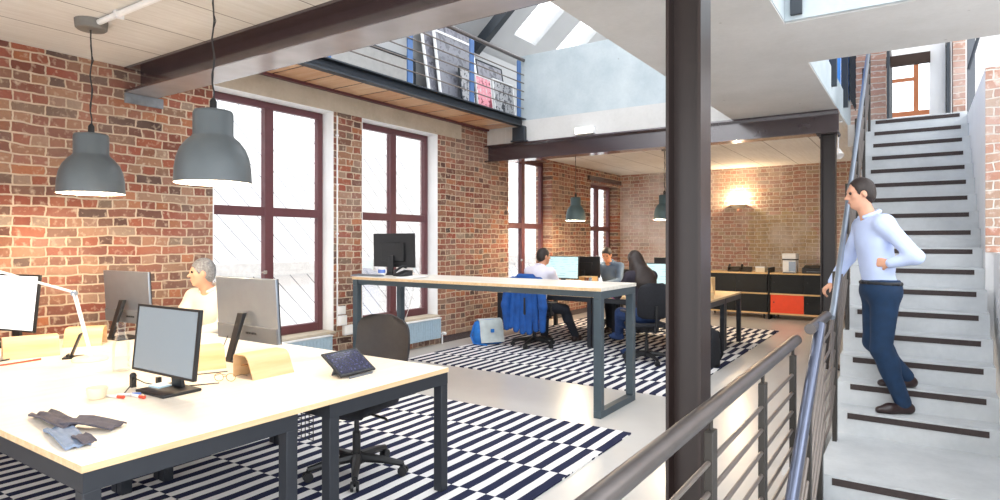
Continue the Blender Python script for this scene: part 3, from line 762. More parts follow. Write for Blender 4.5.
# ---- credenza
def make_cabinet(w, red):
    r = empty('black_cabinet'); h, d = .90, .55
    for z, n_ in ((.10, 'bottom_board'), (.48, 'middle_board'), (.875, 'top_board')):
        MB().box(-w/2, w/2, -d/2, d/2, z, z+.028).build(n_, M['birch'], r, bevel=.002)
    c = MB().box(-w/2+.01, -w/2+.03, -d/2+.03, d/2, .128, .875); c.box(w/2-.03, w/2-.01, -d/2+.03, d/2, .128, .875); c.box(-w/2+.03, w/2-.03, d/2-.03, d/2, .128, .875)
    c.build('carcass', M['panel_black'], r)
    for j, (z0, z1) in enumerate(((.131, .477), (.511, .872))):
        for i in range(2):
            isred = red and j == 0 and i == 0
            x0 = -w/2+.012+i*(w/2-.010); x1 = x0+w/2-.014
            dr = MB().box(x0, x1, -d/2+.006, -d/2+.026, z0, z1).build('door', M['red'] if isred else M['panel_black'], r, bevel=.002)
            if isred: tag(dr, 'vermilion red door')
            MB().cyl((x0+.06, -d/2+.006, (z0+z1)/2+.03), (x0+.06, -d/2-.006, (z0+z1)/2+.03), .012, 10).build('finger_pull', M['black'], dr)
    for x in (-w/2+.07, w/2-.07):
        for y in (-d/2+.06, d/2-.06):
            m = MB(); m.lathe([(.03, -.012), (.034, -.006), (.034, .006), (.03, .012)], (x, y, .036), 12, True, (1, 0, 0)); m.box(x-.018, x+.018, y-.02, y+.02, .07, .10); m.box(x-.02, x-.015, y-.012, y+.012, .03, .075); m.box(x+.015, x+.02, y-.012, y+.012, .03, .075)
            m.build('caster', M['black'], r)
    return r
k1 = make_cabinet(1.20, False); put(k1, (-3.04, 13.2, 0), 0, 'all-black low cabinet with birch boards, behind the far desks'); tag(k1, None, 'cabinet')
k2 = make_cabinet(1.20, True); put(k2, (-1.80, 13.2, 0), 0, 'black low cabinet with one red door'); tag(k2, None, 'cabinet')
dv = MB().box(-2.436, -2.404, 12.93, 13.47, .0, 1.0).build('divider_post', M['panel_black'], bevel=.004); tag(dv, 'black upright standing between the two cabinets', 'post')
TOP = .903
# on the cabinets
def binocular(x, label):
    r = empty('desk_telephone', (x, 13.12, TOP), .1, label, 'telephone', 'black telephones on the cabinet')
    MB().prism([(-.11, -.09, 0), (-.11, .09, 0), (-.11, .09, .10), (-.11, -.09, .025)], (.22, 0, 0)).build('body', M['black'], r, bevel=.008)
    MB().tube([(-.085, -.08, .07), (-.085, -.03, .10), (-.085, .05, .135), (-.085, .09, .12)], [.026, .018, .018, .026], 8).build('handset', M['black'], r)
binocular(-3.12, 'black telephone nearest the wall corner on the all-black cabinet'); binocular(-2.88, 'black telephone beside the small white box on the all-black cabinet')
r = empty('small_box', (-2.60, 13.12, TOP), 0, 'small white carton on the all-black cabinet', 'box')
MB().box(-.09, .09, -.07, .07, 0, .11).build('body', M['cream'], r, bevel=.004); MB().box(-.093, .093, -.073, .073, .085, .113).build('lid', M['white'], r, bevel=.004)
r = empty('coffee_machine', (-2.06, 13.1, TOP), 0, 'white coffee machine on the cabinet with the red door', 'coffee machine')
MB().box(-.12, .12, -.12, .16, 0, .25).build('body', M['white'], r, bevel=.012); MB().box(-.125, .125, -.16, .16, .27, .38).build('head', M['white'], r, bevel=.014)
MB().box(-.122, .122, -.14, .162, .25, .27).build('seam', M['black'], r); MB().box(-.01, .11, -.124, -.12, .03, .22).build('front_panel', M['silver'], r); MB().box(-.1, .1, -.2, -.12, 0, .02).build('drip_tray', M['silver_dark'], r, bevel=.003)
r = empty('printer', (-1.60, 13.14, TOP), 0, 'low black printer on the cabinet with the red door', 'printer')
MB().box(-.24, .24, -.17, .17, 0, .11).build('body', M['black'], r, bevel=.012); MB().prism([(-.22, -.15, .11), (-.22, .15, .11), (-.22, .15, .15), (-.22, .02, .15)], (.44, 0, 0)).build('lid', M['black'], r, bevel=.006); MB().box(-.15, .15, -.26, -.17, .03, .045).build('paper_tray', M['silver_dark'], r)

# ---- radiators
def radiator(y0, y1, x, label):
    r = empty('radiator', (x, (y0+y1)/2, 0), 0, label, 'radiator', 'flat panel radiators under the windows'); w = y1-y0
    MB().box(-.03, .03, -w/2, w/2, .10, .385).build('panel', M['radiator'], r, bevel=.008)
    m = MB()
    for k in range(int(w/.05)): m.box(.03, .034, -w/2+.03+k*.05, -w/2+.05+k*.05, .13, .36)
    m.build('fins', M['radiator'], r)
    MB().box(-.035, .04, -w/2-.004, w/2+.004, .385, .40).build('top_grille', M['white_metal'], r, bevel=.003)
    MB().tube([(0, w/2, .16), (0, w/2+.06, .16), (0, w/2+.06, 0)], .011, 8).build('pipe', M['white_metal'], r)
    MB().lathe([(.012, 0), (.024, .01), (.024, .06), (.018, .07)], (0, w/2+.06, .16), 10, True, (1, 0, 0)).build('valve', M['white_metal'], r)
    MB().box(-.06, -.03, -w/2+.1, -w/2+.14, .15, .35).box(-.06, -.03, w/2-.14, w/2-.10, .15, .35).build('bracket', M['white_metal'], r)
radiator(3.7, 5.02, -5.83, 'flat grey-blue radiator under the window nearest the desks')
radiator(5.72, 7.05, -5.83, 'flat grey-blue radiator under the window behind the tall bench')
# sockets and conduit
def sock(y, z, w, h, label, name='socket_box'):
    r = empty(name, (WX, y, z), 0, label, 'socket'); MB().box(0, .05, -w/2, w/2, -h/2, h/2).build('housing', M['white'], r, bevel=.005)
    MB().box(.05, .055, -w/2+.015, w/2-.015, -h/2+.015, h/2-.015).build('face_plate', M['paper'], r); return r
sock(5.33, .415, .16, .12, 'wide white socket box on the brick pier between the two tall windows')
sock(5.22, .67, .10, .10, 'small white switch box under the white conduit'); sock(5.23, .545, .12, .12, 'white junction box below the switch box')
cd = MB().tube([(WX+.012, 5.165, .48), (WX+.012, 5.165, 3.05)], .009, 8)
for z in (1.0, 1.6, 2.2, 2.8): cd.box(WX, WX+.022, 5.15, 5.18, z, z+.02)
tag(cd.build('wall_conduit', M['white']), 'thin white conduit running up beside the first window', 'conduit')

# ---- pendant lamps
def make_lamp(dia, mat, drop, rose=True, k=1.07):
    """origin at the ceiling; shade hangs drop metres below"""
    r = empty('pendant_lamp'); s = dia/.48
    zt = -drop; R_ = dia/2
    out = [(.0, .455), (.085, .455), (.118, .448), (.125, .43), (.125, .30), (.132, .287), (.165, .26), (.20, .215), (.223, .16), (.235, .09), (.24, .0)]
    inn = [(.236, .0), (.231, .09), (.219, .158), (.196, .212), (.162, .255), (.128, .282), (.119, .30), (.119, .42), (.0, .44)]
    sh = MB().lathe([(x*s, z*s*k+zt) for x, z in out+inn[:1]], n=40, caps=False).build('shade', M[mat], r, sharp=60)
    MB().lathe([(x*s, z*s*k+zt) for x, z in inn], n=40, caps=False).build('shade_lining', M['shade_in'], sh, sharp=60)
    top = zt+.455*s*k
    MB().lathe([(.02, top), (.02, top+.05), (.008, top+.07)], n=12).build('cord_grip', M['black'], sh)
    c = MB(); pts = [(0, 0, top+.05)] + [(.006*math.sin(i*1.7), .006*math.cos(i*1.3), top+.05+(-.02-top-.05)*i/14) for i in range(1, 14)] + [(0, 0, -.02)]
    c.tube(pts, .0045, 6); c.tube([(p[0]+.008*math.sin(i*.9), p[1]+.006*math.cos(i*2.1), p[2]) for i, p in enumerate(pts)], .0025, 5)
    c.build('cord', M['black'], r)
    MB().lathe([(0, -.075*s), (.10*s, -.075*s), (.112*s, -.065*s), (.118*s, 0)] if rose else [(0, -.05), (.05, -.05), (.055, 0)], n=28).build('ceiling_rose', M['rose'], r)
    MB().ball((0, 0, zt+.15*s), .05*s, 14, 10).build('bulb', M['bulb'], r)
    return r
def lamp_light(loc, e, col=(1, .8, .56), rad=.06):
    l = bpy.data.lights.new('pendant_light', 'POINT'); l.energy = e; l.color = col; l.shadow_soft_size = rad
    o = bpy.data.objects.new('pendant_light', l); o.location = loc; COL.objects.link(o)
l1 = make_lamp(.42, 'shade', 1.225); put(l1, (-4.86, 2.02, CZ), 0, 'large grey pendant lamp hanging before the brick wall'); tag(l1, None, 'lamp', 'large grey pendant lamps')
l2 = copy_tree(l1); put(l2, (-3.40, 2.055, CZ), 0, 'large grey pendant lamp hanging before the first window')
l3 = make_lamp(.35, 'shade_far', 1.20, False, 1.25); put(l3, (-5.02, 9.82, CZ), 0, 'small green-grey pendant lamp near the narrow window'); tag(l3, None, 'lamp', 'green-grey pendant lamps of the far bay')
l4 = copy_tree(l3); put(l4, (-3.53, 10.15, CZ), 0, 'small green-grey pendant lamp half hidden by the brown column')
for (x, y, d, e) in ((-4.86, 2.02, 1.18, 32), (-3.40, 2.055, 1.18, 18), (-5.02, 9.82, 1.17, 48), (-3.53, 10.15, 1.17, 48)): lamp_light((x, y, CZ-d-.02), e)
cdt = MB().tube([(-4.76, 2.03, CZ-.025), (-2.0, 2.05, CZ-.025)], .02, 10)
for x in (-4.5, -3.6, -2.7): cdt.box(x-.012, x+.012, 2.01, 2.07, CZ-.05, CZ)
tag(cdt.build('ceiling_conduit', M['white']), 'white conduit on the ceiling leaving the lamp rose', 'conduit')
# bowl uplighter on the end wall
r = empty('wall_uplighter', (-3.2, BY, 2.30), 0, 'glowing half-bowl uplighter on the end wall', 'lamp')
b_ = MB(); n = 16; prof = [(.03, -.10), (.09, -.085), (.14, -.05), (.165, 0)]
vs = []; fs = []
for rr_, z in prof:
    for k in range(n+1): a = PI*k/n; vs.append((rr_*math.cos(a), -rr_*math.sin(a), z))
for i in range(len(prof)-1):
    for k in range(n): fs.append((i*(n+1)+k, (i+1)*(n+1)+k, (i+1)*(n+1)+k+1, i*(n+1)+k+1))
b_.add(vs, fs); b_.add([(x*.9, y*.9-.002, z*.9+.004) for x, y, z in vs], [f[::-1] for f in fs]); b_.build('bowl', M['cream'], r, sharp=60)
MB().box(-.04, .04, -.02, 0, -.06, .0).build('wall_plate', M['white'], r)
MB().ball((0, -.07, -.01), .035, 10, 8).build('bulb', M['bulb'], r)
lamp_light((-3.2, BY-.09, 2.38), 26, (1, .78, .5), .05)
r = empty('ceiling_spotlight', (-.87, 9.15, CZ), 0, 'small white spotlight hanging from the ceiling beside the stair column', 'light')
MB().cyl((0, 0, 0), (0, 0, -.36), .009, 8).build('stem', M['white'], r)
MB().lathe([(.02, -.06), (.045, -.05), (.055, .05), (.05, .06), (.045, .05)], (0, 0, -.42), 18, True, (.3, -.5, -.6)).build('head', M['white'], r)
MB().lathe([(0, 0), (.05, 0), (.05, -.02), (0, -.02)], n=16, caps=False).build('ceiling_plate', M['white'], r)
# emergency light on the second beam
r = empty('emergency_light', (-4.08, 8.26, 3.14), 0, 'small white emergency light above the second beam', 'light')
MB().box(-.15, .15, -.03, .06, -.045, .06).build('housing', M['white'], r, bevel=.006)
MB().box(-.13, .13, -.038, -.03, -.03, .035).build('diffuser', M['led'], r)
# ================================================================ THINGS ON THE DESKS
DT = .752
def monitor(w, h, zb, style='black', screen='screen_grey', tilt=.08, stand='plate', chin=0.0, th=.016):
    """origin at the foot; the screen faces -Y"""
    r = empty('monitor'); R = Matrix.Rotation(-tilt, 3, 'X'); c = Vector((0, .0, zb+h/2))
    hm = {'black': 'black', 'silver': 'silver'}[style]
    hs = MB().obox(c, (w, th, h), R)
    if style == 'black': hs.obox(c+R @ Vector((0, th*.5+.012, -h*.05)), (w*.55, .024, h*.55), R)
    hb = hs.build('housing', M[hm], r, bevel=.004)
    b_ = .012
    MB().obox(c+R @ Vector((0, -th/2-.001, chin/2)), (w-2*b_, .003, h-2*b_-chin), R).build('screen', M[screen], r)
    fr = MB()
    for (x, z, ww, hh) in ((0, h/2-b_/2, w, b_), (0, -h/2+b_/2, w, b_), (-w/2+b_/2, 0, b_, h-2*b_), (w/2-b_/2, 0, b_, h-2*b_)):
        fr.obox(c+R @ Vector((x, -th/2-.0025, z)), (ww, .006, hh), R)
    fr.build('bezel', M['black'], r)
    if chin:
        MB().obox(c+R @ Vector((0, th/2+.003, -h/2+chin*.5)), (w-.01, .012, chin), R).build('rear_chin', M['silver_dark'], hb, bevel=.003)
        pt = MB()
        for i in range(4): pt.obox(c+R @ Vector((-w*.16+.03*i, th/2+.011, -h/2+chin*.55)), (.018, .006, .012), R)
        pt.build('port', M['black'], hb)
    if stand == 'plate':
        MB().obox((0, .01, .008), (.26, .20, .016)).build('base', M['black'], r, bevel=.005)
        MB().prism([(-.045, .05, .016), (.045, .05, .016), (.035, .03, zb+h*.35), (-.035, .03, zb+h*.35)], (0, .022, 0)).build('neck', M['black'], r, bevel=.003)
    else:
        MB().obox((0, .03, .006), (.24, .2, .012)).build('base', M['black'], r, bevel=.004)
        MB().prism([(-.03, .12, .012), (-.03, .135, .012), (-.03, .05, zb+h*.45), (-.03, .02, zb+h*.45)], (.06, 0, 0)).build('arm', M['black'], r, bevel=.003)
    return r
def mon(m, loc, rz, label): put(m, loc, rz, label); tag(m, None, 'monitor'); return m
mf = mon(monitor(.57, .345, .088, 'black', 'screen_grey', .10), (-3.17, 1.665, DT), .02, 'black-framed monitor with a blank grey screen at the front of the desk')
m2 = mon(monitor(.65, .41, .12, 'silver', 'screen_white', .06, 'arm', .10), (-3.62, 2.42, DT), PI, 'silver-backed monitor in front of the tall window')
m3 = copy_tree(m2); put(m3, (-5.20, 2.42, DT), PI+.05, 'silver-backed monitor against the brick wall')
m4 = mon(monitor(.65, .41, .115, 'black', 'screen_white', .10), (-5.52, 1.75, DT), .22, 'black-framed monitor with a glowing white screen beside the brick wall')
m5 = mon(monitor(.66, .40, .09, 'black', 'screen_off', .02), (-5.17, 5.40, 1.12), PI, 'black monitor on the tall bench in front of the window')
m6 = mon(monitor(.60, .36, .17, 'black', 'screen_lit', .04), (-4.70, 8.72, DT), 0, 'lit monitor in front of the man with the blue jacket')
m7 = mon(monitor(.60, .34, .11, 'black', 'screen_lit', .04), (-3.06, 8.72, DT), 0, 'lit monitor beside the long-haired woman')
m8 = mon(monitor(.56, .34, .18, 'black', 'screen_off', .04), (-4.50, 9.10, DT), PI, 'dark-backed monitor in front of the man in the slate shirt')
m9 = copy_tree(m8); put(m9, (-3.05, 9.12, DT), PI, 'dark-backed monitor behind the lit one of the long-haired woman')
r = empty('note_pad', (-3.255, 1.675, DT+.016), .1, 'pale blue note pad lying on the foot of the grey-screened monitor', 'note pad')
MB().box(-.045, .045, -.035, .035, 0, .009).build('sheets', M['note'], r); MB().box(-.045, .045, .03, .0352, 0, .0095).build('binding', M['white'], r)
# bent plywood stands
def ply_stand(L, loc, rz, label):
    r = empty('plywood_stand', loc, rz, label, 'desk stand', 'bent plywood stands on the desks')
    pr_ = [(.10, 0, 0)] + [(.10-.06*t, 0, .125*t) for t in (.3, .6, .85)] + [(.035, 0, .120), (.022, 0, .128), (0, 0, .13), (-.07, 0, .13), (-.085, 0, .125), (-.09, 0, .11), (-.09, 0, 0)]
    MB().sheet([(x, -L/2, z) for x, y, z in pr_], .006, (0, L, 0)).build('bent_sheet', M['card'], r, sharp=40)
    MB().box(-.03, .02, -L/2+.01, L/2-.01, .066, .071).build('shelf', M['kraft'], r); return r
ply_stand(.27, (-3.13, 2.20, DT), 0, 'orange-toned plywood stand beside the tablet')
ply_stand(.24, (-3.60, 2.10, DT), -.35, 'plywood stand at the foot of the silver monitor by the window')
ply_stand(.30, (-4.92, 1.68, DT), -.25, 'plywood stand in front of the glowing white screen')
ply_stand(.24, (-5.12, 2.09, DT), -.6, 'plywood stand at the foot of the silver monitor against the brick wall')
# articulated lamp
r = empty('desk_lamp', (-4.42, 1.83, DT), 0, 'white articulated desk lamp with a round foot', 'lamp')
MB().lathe([(.0, 0), (.10, 0), (.103, .008), (.095, .022), (.02, .03), (0, .03)], n=28, caps=False).build('base', M['cream'], r)
MB().cyl((0, 0, .02), (0, 0, .07), .014, 10).build('stem', M['white_metal'], r)
j = Vector((-.10, -.05, .43)); e_ = Vector((-.50, -.32, .565))
MB().tube([(-.006, 0.008, .06), tuple(j+Vector((-.004, .01, 0)))], .006, 8).tube([(.006, -.008, .06), tuple(j+Vector((.008, -.01, 0)))], .006, 8).build('lower_arm', M['white_metal'], r)
MB().tube([tuple(j+Vector((0, .008, 0))), tuple(e_+Vector((0, .008, 0)))], .006, 8).tube([tuple(j+Vector((0, -.008, .012))), tuple(e_+Vector((0, -.008, .012)))], .005, 8).build('upper_arm', M['white_metal'], r)
MB().lathe([(.016, -.014), (.018, -.01), (.018, .01), (.016, .014)], tuple(j), 14, True, (.55, -.8, 0)).build('joint', M['silver'], r)
d_ = (e_-j).normalized()
MB().bar(tuple(e_-d_*.01), tuple(e_+d_*.26), .05, .018).build('lamp_head', M['white_metal'], r, bevel=.006)
# phone standing on its holder
r = empty('phone_holder', (-4.60, 1.80, DT), -.55, 'black phone propped upright beside the foot of the white lamp', 'phone')
MB().box(-.045, .045, -.05, .06, 0, .012).build('foot', M['black'], r, bevel=.004)
MB().obox((0, .02, .085), (.075, .012, .16), Matrix.Rotation(-.35, 3, 'X')).build('phone', M['black'], r, bevel=.005); MB().box(-.03, .03, -.03, -.02, .012, .028).build('lip', M['black'], r)
# carafe and cup
r = empty('glass_carafe', (-3.875, 1.77, DT), 0, 'clear glass carafe standing behind the grey-screened monitor', 'carafe')
MB().lathe([(.0, .0), (.044, .0), (.048, .01), (.048, .13), (.043, .17), (.026, .215), (.022, .25), (.026, .29), (.0235, .29), (.0195, .25), (.0235, .212), (.040, .168), (.045, .13), (.045, .012), (.0, .006)], n=28, caps=False).build('body', M['carafe_glass'], r, sharp=60)
MB().lathe([(0, .008), (.0445, .012), (.0445, .085), (0, .085)], n=24, caps=False).build('water', M['carafe_glass'], r)
r = empty('cup', (-3.32, 1.405, DT), 0, 'small cream cup near the markers', 'cup')
MB().lathe([(.0, 0), (.03, 0), (.036, .006), (.047, .055), (.044, .055), (.033, .009), (0, .007)], n=26, caps=False).build('body', M['cream'], r, sharp=60)
MB().lathe([(0, .03), (.039, .031)], n=20, caps=False).build('coffee', M['kraft'], r)
# markers
def marker(loc, rz, col, label):
    r = empty('marker_pen', loc, rz, label, 'marker', 'marker pens by the cup')
    MB().lathe([(.004, -.055), (.0075, -.05), (.0075, .02), (.0065, .022)], (0, 0, .008), 10, True, (1, 0, 0)).build('barrel', M['white'], r)
    MB().lathe([(.0085, .018), (.0085, .055), (.006, .058)], (0, 0, .0085), 10, True, (1, 0, 0)).build('cap', M[col], r)
marker((-3.26, 1.46, DT), .3, 'red_pen', 'red-capped marker nearest the cream cup'); marker((-3.245, 1.515, DT), .75, 'blue_pen', 'blue-capped marker between the two red ones'); marker((-3.175, 1.525, DT), .1, 'red_pen', 'red-capped marker nearest the monitor foot')
# earphone cable with plugs
r = empty('audio_cable', (-3.42, 1.62, DT), 0, 'thin dark cable with two plugs behind the grey-screened monitor', 'cable')
MB().tube([(.22, -.09, .004), (.12, -.10, .004), (.04, -.03, .02), (.02, .0, .05), (.04, .04, .02), (.10, .09, .004), (.22, .16, .004), (.3, .3, .004)], .003, 6).build('wire', M['black'], r)
MB().box(-.012, .012, -.012, .012, 0, .055).ball((0, 0, .06), .018, 8, 6).build('plug', M['black'], r); MB().box(.06, .085, .085, .105, 0, .045).build('plug', M['black'], r)
# folded cloths
def strip(pts, w, th, waves=.008):
    m = MB(); P = []; n = len(pts); vs = []; fs = []
    for i in range(n):
        a = Vector(pts[max(0, i-1)]); b = Vector(pts[min(n-1, i+1)]); d = (b-a); d.z = 0; d.normalize(); s_ = Vector((-d.y, d.x, 0)); c = Vector(pts[i])
        row = []
        for k in range(7):
            u = -1+k/3; row.append(c+s_*(w/2*u)+Vector((0, 0, waves*math.sin(2.3*k+i*.9)+waves)))
        P.append(row)
    for lay in (0, 1):
        for row in P:
            for p in row: vs.append((p.x, p.y, p.z+(th if lay else 0)))
    N = n*7
    for i in range(n-1):
        for k in range(6):
            a = i*7+k; q = (a, a+1, a+8, a+7); fs.append(q[::-1]); fs.append(tuple(x+N for x in q))
    brd = [i for i in range(7)]+[i*7+6 for i in range(1, n)]+[(n-1)*7+k for k in range(5, -1, -1)]+[i*7 for i in range(n-2, 0, -1)]
    for a, b in zip(brd, brd[1:]+brd[:1]): fs.append((a, b, b+N, a+N))
    return m.add(vs, fs)
r = empty('folded_cloth', (-2.90, 1.125, DT), 0, 'dark grey folded cloth bent into a V on the desk', 'cloth')
strip([(-.30, .0, .0), (-.20, -.005, .006), (-.1, -.015, .012), (-.02, -.02, .016), (.06, -.01, .01)], .085, .008).build('band', M['navy_cloth'], r, sharp=70)
strip([(.0, .0, .02), (.06, .03, .022), (.12, .065, .014), (.19, .10, .004)], .10, .008, .005).build('flap', M['navy_cloth'], r, sharp=70)
r = empty('folded_cloth', (-2.73, 1.045, DT), 0, 'grey-blue folded cloth next to the desk corner', 'cloth')
strip([(-.17, .03, .0), (-.08, .018, .006), (0, .005, .008), (.08, -.008, .006), (.15, -.015, .0)], .085, .010, .005).build('band', M['blue_cloth'], r, sharp=70)
strip([(.06, .02, .016), (.11, .018, .018), (.16, .018, .008)], .05, .008, .003).build('dark_tip', M['navy_cloth'], r, sharp=70)
# pens
def pen(loc, rz, L, mat, label):
    r = empty('pen', loc, rz, label, 'pen'); MB().lathe([(.001, -L/2), (.005, -L/2+.015), (.0055, L/2-.04), (.0055, L/2)], (0, 0, .006), 10, True, (1, 0, 0)).build('barrel', M[mat], r)
    MB().box(L/2-.045, L/2, -.002, .002, .011, .014).build('clip', M['silver'], r)
pen((-4.87, 1.57, DT), 1.95, .22, 'black', 'long black pen in front of the plywood stand'); pen((-4.68, 1.54, DT), 1.7, .24, 'red_pen', 'long red pen beside the black one')
pen((-3.77, 2.62, DT), 1.65, .17, 'black', 'black pen at the desk edge behind the orange-toned stand')
# tablet on a wedge
r = empty('tablet', (-2.64, 2.48, DT), 0, 'black tablet leaning on a metal stand at the desk corner', 'tablet')
aT = math.radians(33); Rt = Matrix.Rotation(aT, 3, 'Y'); cT = Vector((-.09, 0, .068))
MB().obox(cT, (.20, .265, .012), Rt).build('body', M['black'], r, bevel=.004)
MB().obox(cT+Rt @ Vector((0, 0, .0065)), (.165, .235, .002), Rt).build('screen', M['tablet'], r)
MB().sheet([(.01, -.09, .012), (.012, -.09, .0), (-.13, -.09, .0), (-.13, -.09, .004), (-.10, -.09, .060)], .004, (0, .18, 0)).build('stand', M['silver_dark'], r)
# eyeglasses
r = empty('eyeglasses', (-3.14, 1.965, DT), .5, 'thin wire eyeglasses lying open on the desk', 'eyeglasses')
for sx in (-1, 1):
    MB().tube([(sx*.034+.026*math.cos(2*PI*k/18), .0, .024+.021*math.sin(2*PI*k/18)) for k in range(18)], .0018, 6, True).build('rim', M['kraft'], r)
    MB().tube([(sx*.06, 0, .03), (sx*.063, .06, .028), (sx*.06, .13, .006)], .0016, 6).build('temple', M['black'], r)
MB().tube([(-.008, 0, .026), (0, -.003, .031), (.008, 0, .026)], .0016, 6).build('bridge', M['kraft'], r)
r = MB().tube([(-3.80, 2.40, DT+.14), (-3.82, 2.37, DT+.05), (-3.84, 2.28, DT+.005), (-3.80, 2.05, DT+.004), (-3.6, 1.93, DT+.004), (-3.42, 1.98, DT+.004), (-3.36, 2.12, DT+.004)], .003, 6)
tag(r.build('monitor_cable', M['black']), 'dark cable looping below the silver monitor by the window', 'cable')
# things on the tall bench
r = empty('mug', (-5.10, 5.13, 1.12), 0, 'white mug with a blue band on the tall bench', 'mug')
MB().lathe([(0, 0), (.04, 0), (.042, .005), (.042, .10), (.039, .10), (.039, .008), (0, .007)], n=24, caps=False).build('body', M['white'], r, sharp=60)
MB().lathe([(.0425, .035), (.0428, .04), (.0428, .07), (.0425, .075)], n=24, caps=False).build('band', M['blue_pen'], r)
MB().tube([(.04, 0, .08), (.065, 0, .08), (.07, 0, .05), (.06, 0, .025), (.04, 0, .022)], .006, 8).build('handle', M['white'], r)
r = empty('keyboard', (-5.22, 5.02, 1.12), 0, 'thin grey keyboard in front of the black monitor', 'keyboard')
MB().prism([(-.21, -.06, 0), (-.21, .06, 0), (-.21, .06, .014), (-.21, -.06, .006)], (.42, 0, 0)).build('body', M['silver'], r, bevel=.002)
k_ = MB()
for i in range(4): k_.obox((0, -.042+.028*i, .0105+.0019*i), (.395, .022, .006), Matrix.Rotation(.066, 3, 'X'))
k_.build('key_rows', M['silver_dark'], r)
r = empty('desk_telephone', (-4.86, 5.22, 1.12), -.3, 'black telephone beside the mug on the tall bench', 'telephone')
MB().prism([(-.09, -.08, 0), (-.09, .08, 0), (-.09, .08, .07), (-.09, -.08, .02)], (.18, 0, 0)).build('body', M['black'], r, bevel=.006); MB().tube([(-.065, -.07, .05), (-.065, -.03, .075), (-.065, .04, .11), (-.065, .085, .10)], [.022, .015, .015, .022], 8).build('handset', M['black'], r)
r = empty('paper_stack', (-4.62, 5.12, 1.12), .08, 'loose white papers lying on the tall bench', 'papers')
MB().box(-.105, .105, -.15, .15, 0, .006).build('sheets', M['paper'], r); MB().obox((.03, .02, .008), (.21, .297, .003), Matrix.Rotation(.2, 3, 'Z')).build('top_sheet', M['white'], r)
r = MB().tube([(-5.30, 5.64, 1.10), (-5.32, 5.68, .98), (-5.22, 5.7, .82), (-5.30, 5.72, .72), (-5.16, 5.7, .80), (-5.12, 5.7, .95), (-5.18, 5.68, .70), (-5.25, 5.68, .55), (-5.4, 5.68, .2), (-5.4, 5.68, .02)], .004, 6)
tag(r.build('power_cable', M['white']), 'white cable dangling in loops behind the tall bench', 'cable')
# things on the far desks
r = empty('wooden_caddy', (-2.36, 8.22, DT), 1.2, 'open wooden caddy with a raised handle on the far desk corner', 'caddy')
MB().box(-.15, .15, -.07, .07, 0, .012).box(-.15, .15, -.07, -.058, .012, .09).box(-.15, .15, .058, .07, .012, .09).build('tray', M['birch'], r, bevel=.002)
for sx in (-1, 1): MB().prism([(sx*.15, -.07, 0), (sx*.15, .07, 0), (sx*.15, .07, .1), (sx*.15, .025, .23), (sx*.15, -.025, .23), (sx*.15, -.07, .1)], (sx*.012, 0, 0)).build('end_panel', M['birch'], r)
MB().cyl((-.155, 0, .205), (.155, 0, .205), .012, 10).build('handle', M['birch'], r)
r = empty('desk_shelf', (-4.32, 8.88, DT), 0, 'small birch shelf beside the lit monitor of the man with the blue jacket', 'shelf')
MB().box(-.12, -.108, -.09, .09, 0, .20).box(.108, .12, -.09, .09, 0, .20).build('side_panel', M['birch'], r); MB().box(-.12, .12, -.09, .09, .20, .212).build('top_board', M['birch'], r); MB().box(-.108, .108, -.09, .09, .09, .10).build('shelf_board', M['birch'], r)
r = empty('desk_rack', (-2.62, 8.95, DT), 0, 'tall birch rack behind the wooden caddy', 'shelf')
MB().box(-.012, .012, -.1, .1, 0, .36).build('upright', M['birch'], r); MB().box(.012, .2, -.1, .1, .10, .112).build('shelf_board', M['birch'], r); MB().box(.012, .2, -.1, .1, .24, .252).build('shelf_board', M['birch'], r); MB().box(.2, .212, -.1, .1, 0, .254).build('upright', M['birch'], r)
# bags
def puff(mb, w, d, h, z0=0, n=20, top=.85):
    vs = []; fs = []; lv = [(0, .86), (.04, .97), (.3, 1.0), (.65, .97), (.88, top), (1.0, top*.62)]
    for t, s_ in lv:
        for k in range(n):
            a = 2*PI*k/n; cx, sx = math.cos(a), math.sin(a)
            vs.append((w/2*s_*math.copysign(abs(cx)**.55, cx), d/2*s_*math.copysign(abs(sx)**.55, sx), z0+h*t))
    for i in range(len(lv)-1):
        for k in range(n): fs.append((i*n+k, i*n+(k+1) % n, (i+1)*n+(k+1) % n, (i+1)*n+k))
    fs += [tuple(range(n-1, -1, -1)), tuple((len(lv)-1)*n+k for k in range(n))]
    return mb.add(vs, fs)
r = empty('messenger_bag', (-5.27, 7.48, .012), 1.0, 'bright blue bag with a pale flap slumped on the rug by the wall', 'bag')
puff(MB(), .46, .24, .36).build('body', M['blue_bag'], r, sharp=70)
MB().sheet([(-.17, .08, .355), (-.17, -.02, .372), (-.17, -.10, .345), (-.17, -.135, .26), (-.17, -.15, .14), (-.17, -.19, .04)], -.012, (.36, 0, 0)).build('flap', M['grey_bag'], r, sharp=70)
MB().box(-.015, .035, -.170, -.150, .18, .23).build('emblem', M['blue_bag'], r)
MB().tube([(-.22, 0, .28), (-.26, .02, .12), (-.24, -.05, .02), (-.1, -.22, .012)], .012, 8).build('strap', M['blue_bag'], r)
r = empty('backpack', (-2.13, 7.62, .012), -.5, 'black backpack standing on the rug at the end of the far desks', 'bag')
puff(MB(), .32, .22, .46).build('body', M['black_soft'], r, sharp=70); puff(MB(), .24, .08, .22, .04).build('front_pocket', M['black_soft'], r, loc=(0, -.12, 0), sharp=70)
for sx in (-1, 1): MB().tube([(sx*.08, .10, .42), (sx*.1, .15, .30), (sx*.11, .15, .14), (sx*.09, .10, .05)], .014, 8).build('shoulder_strap', M['black_soft'], r)
MB().tube([(-.04, .04, .44), (-.03, .04, .49), (.03, .04, .49), (.04, .04, .44)], .008, 8).build('grab_handle', M['black_soft'], r)
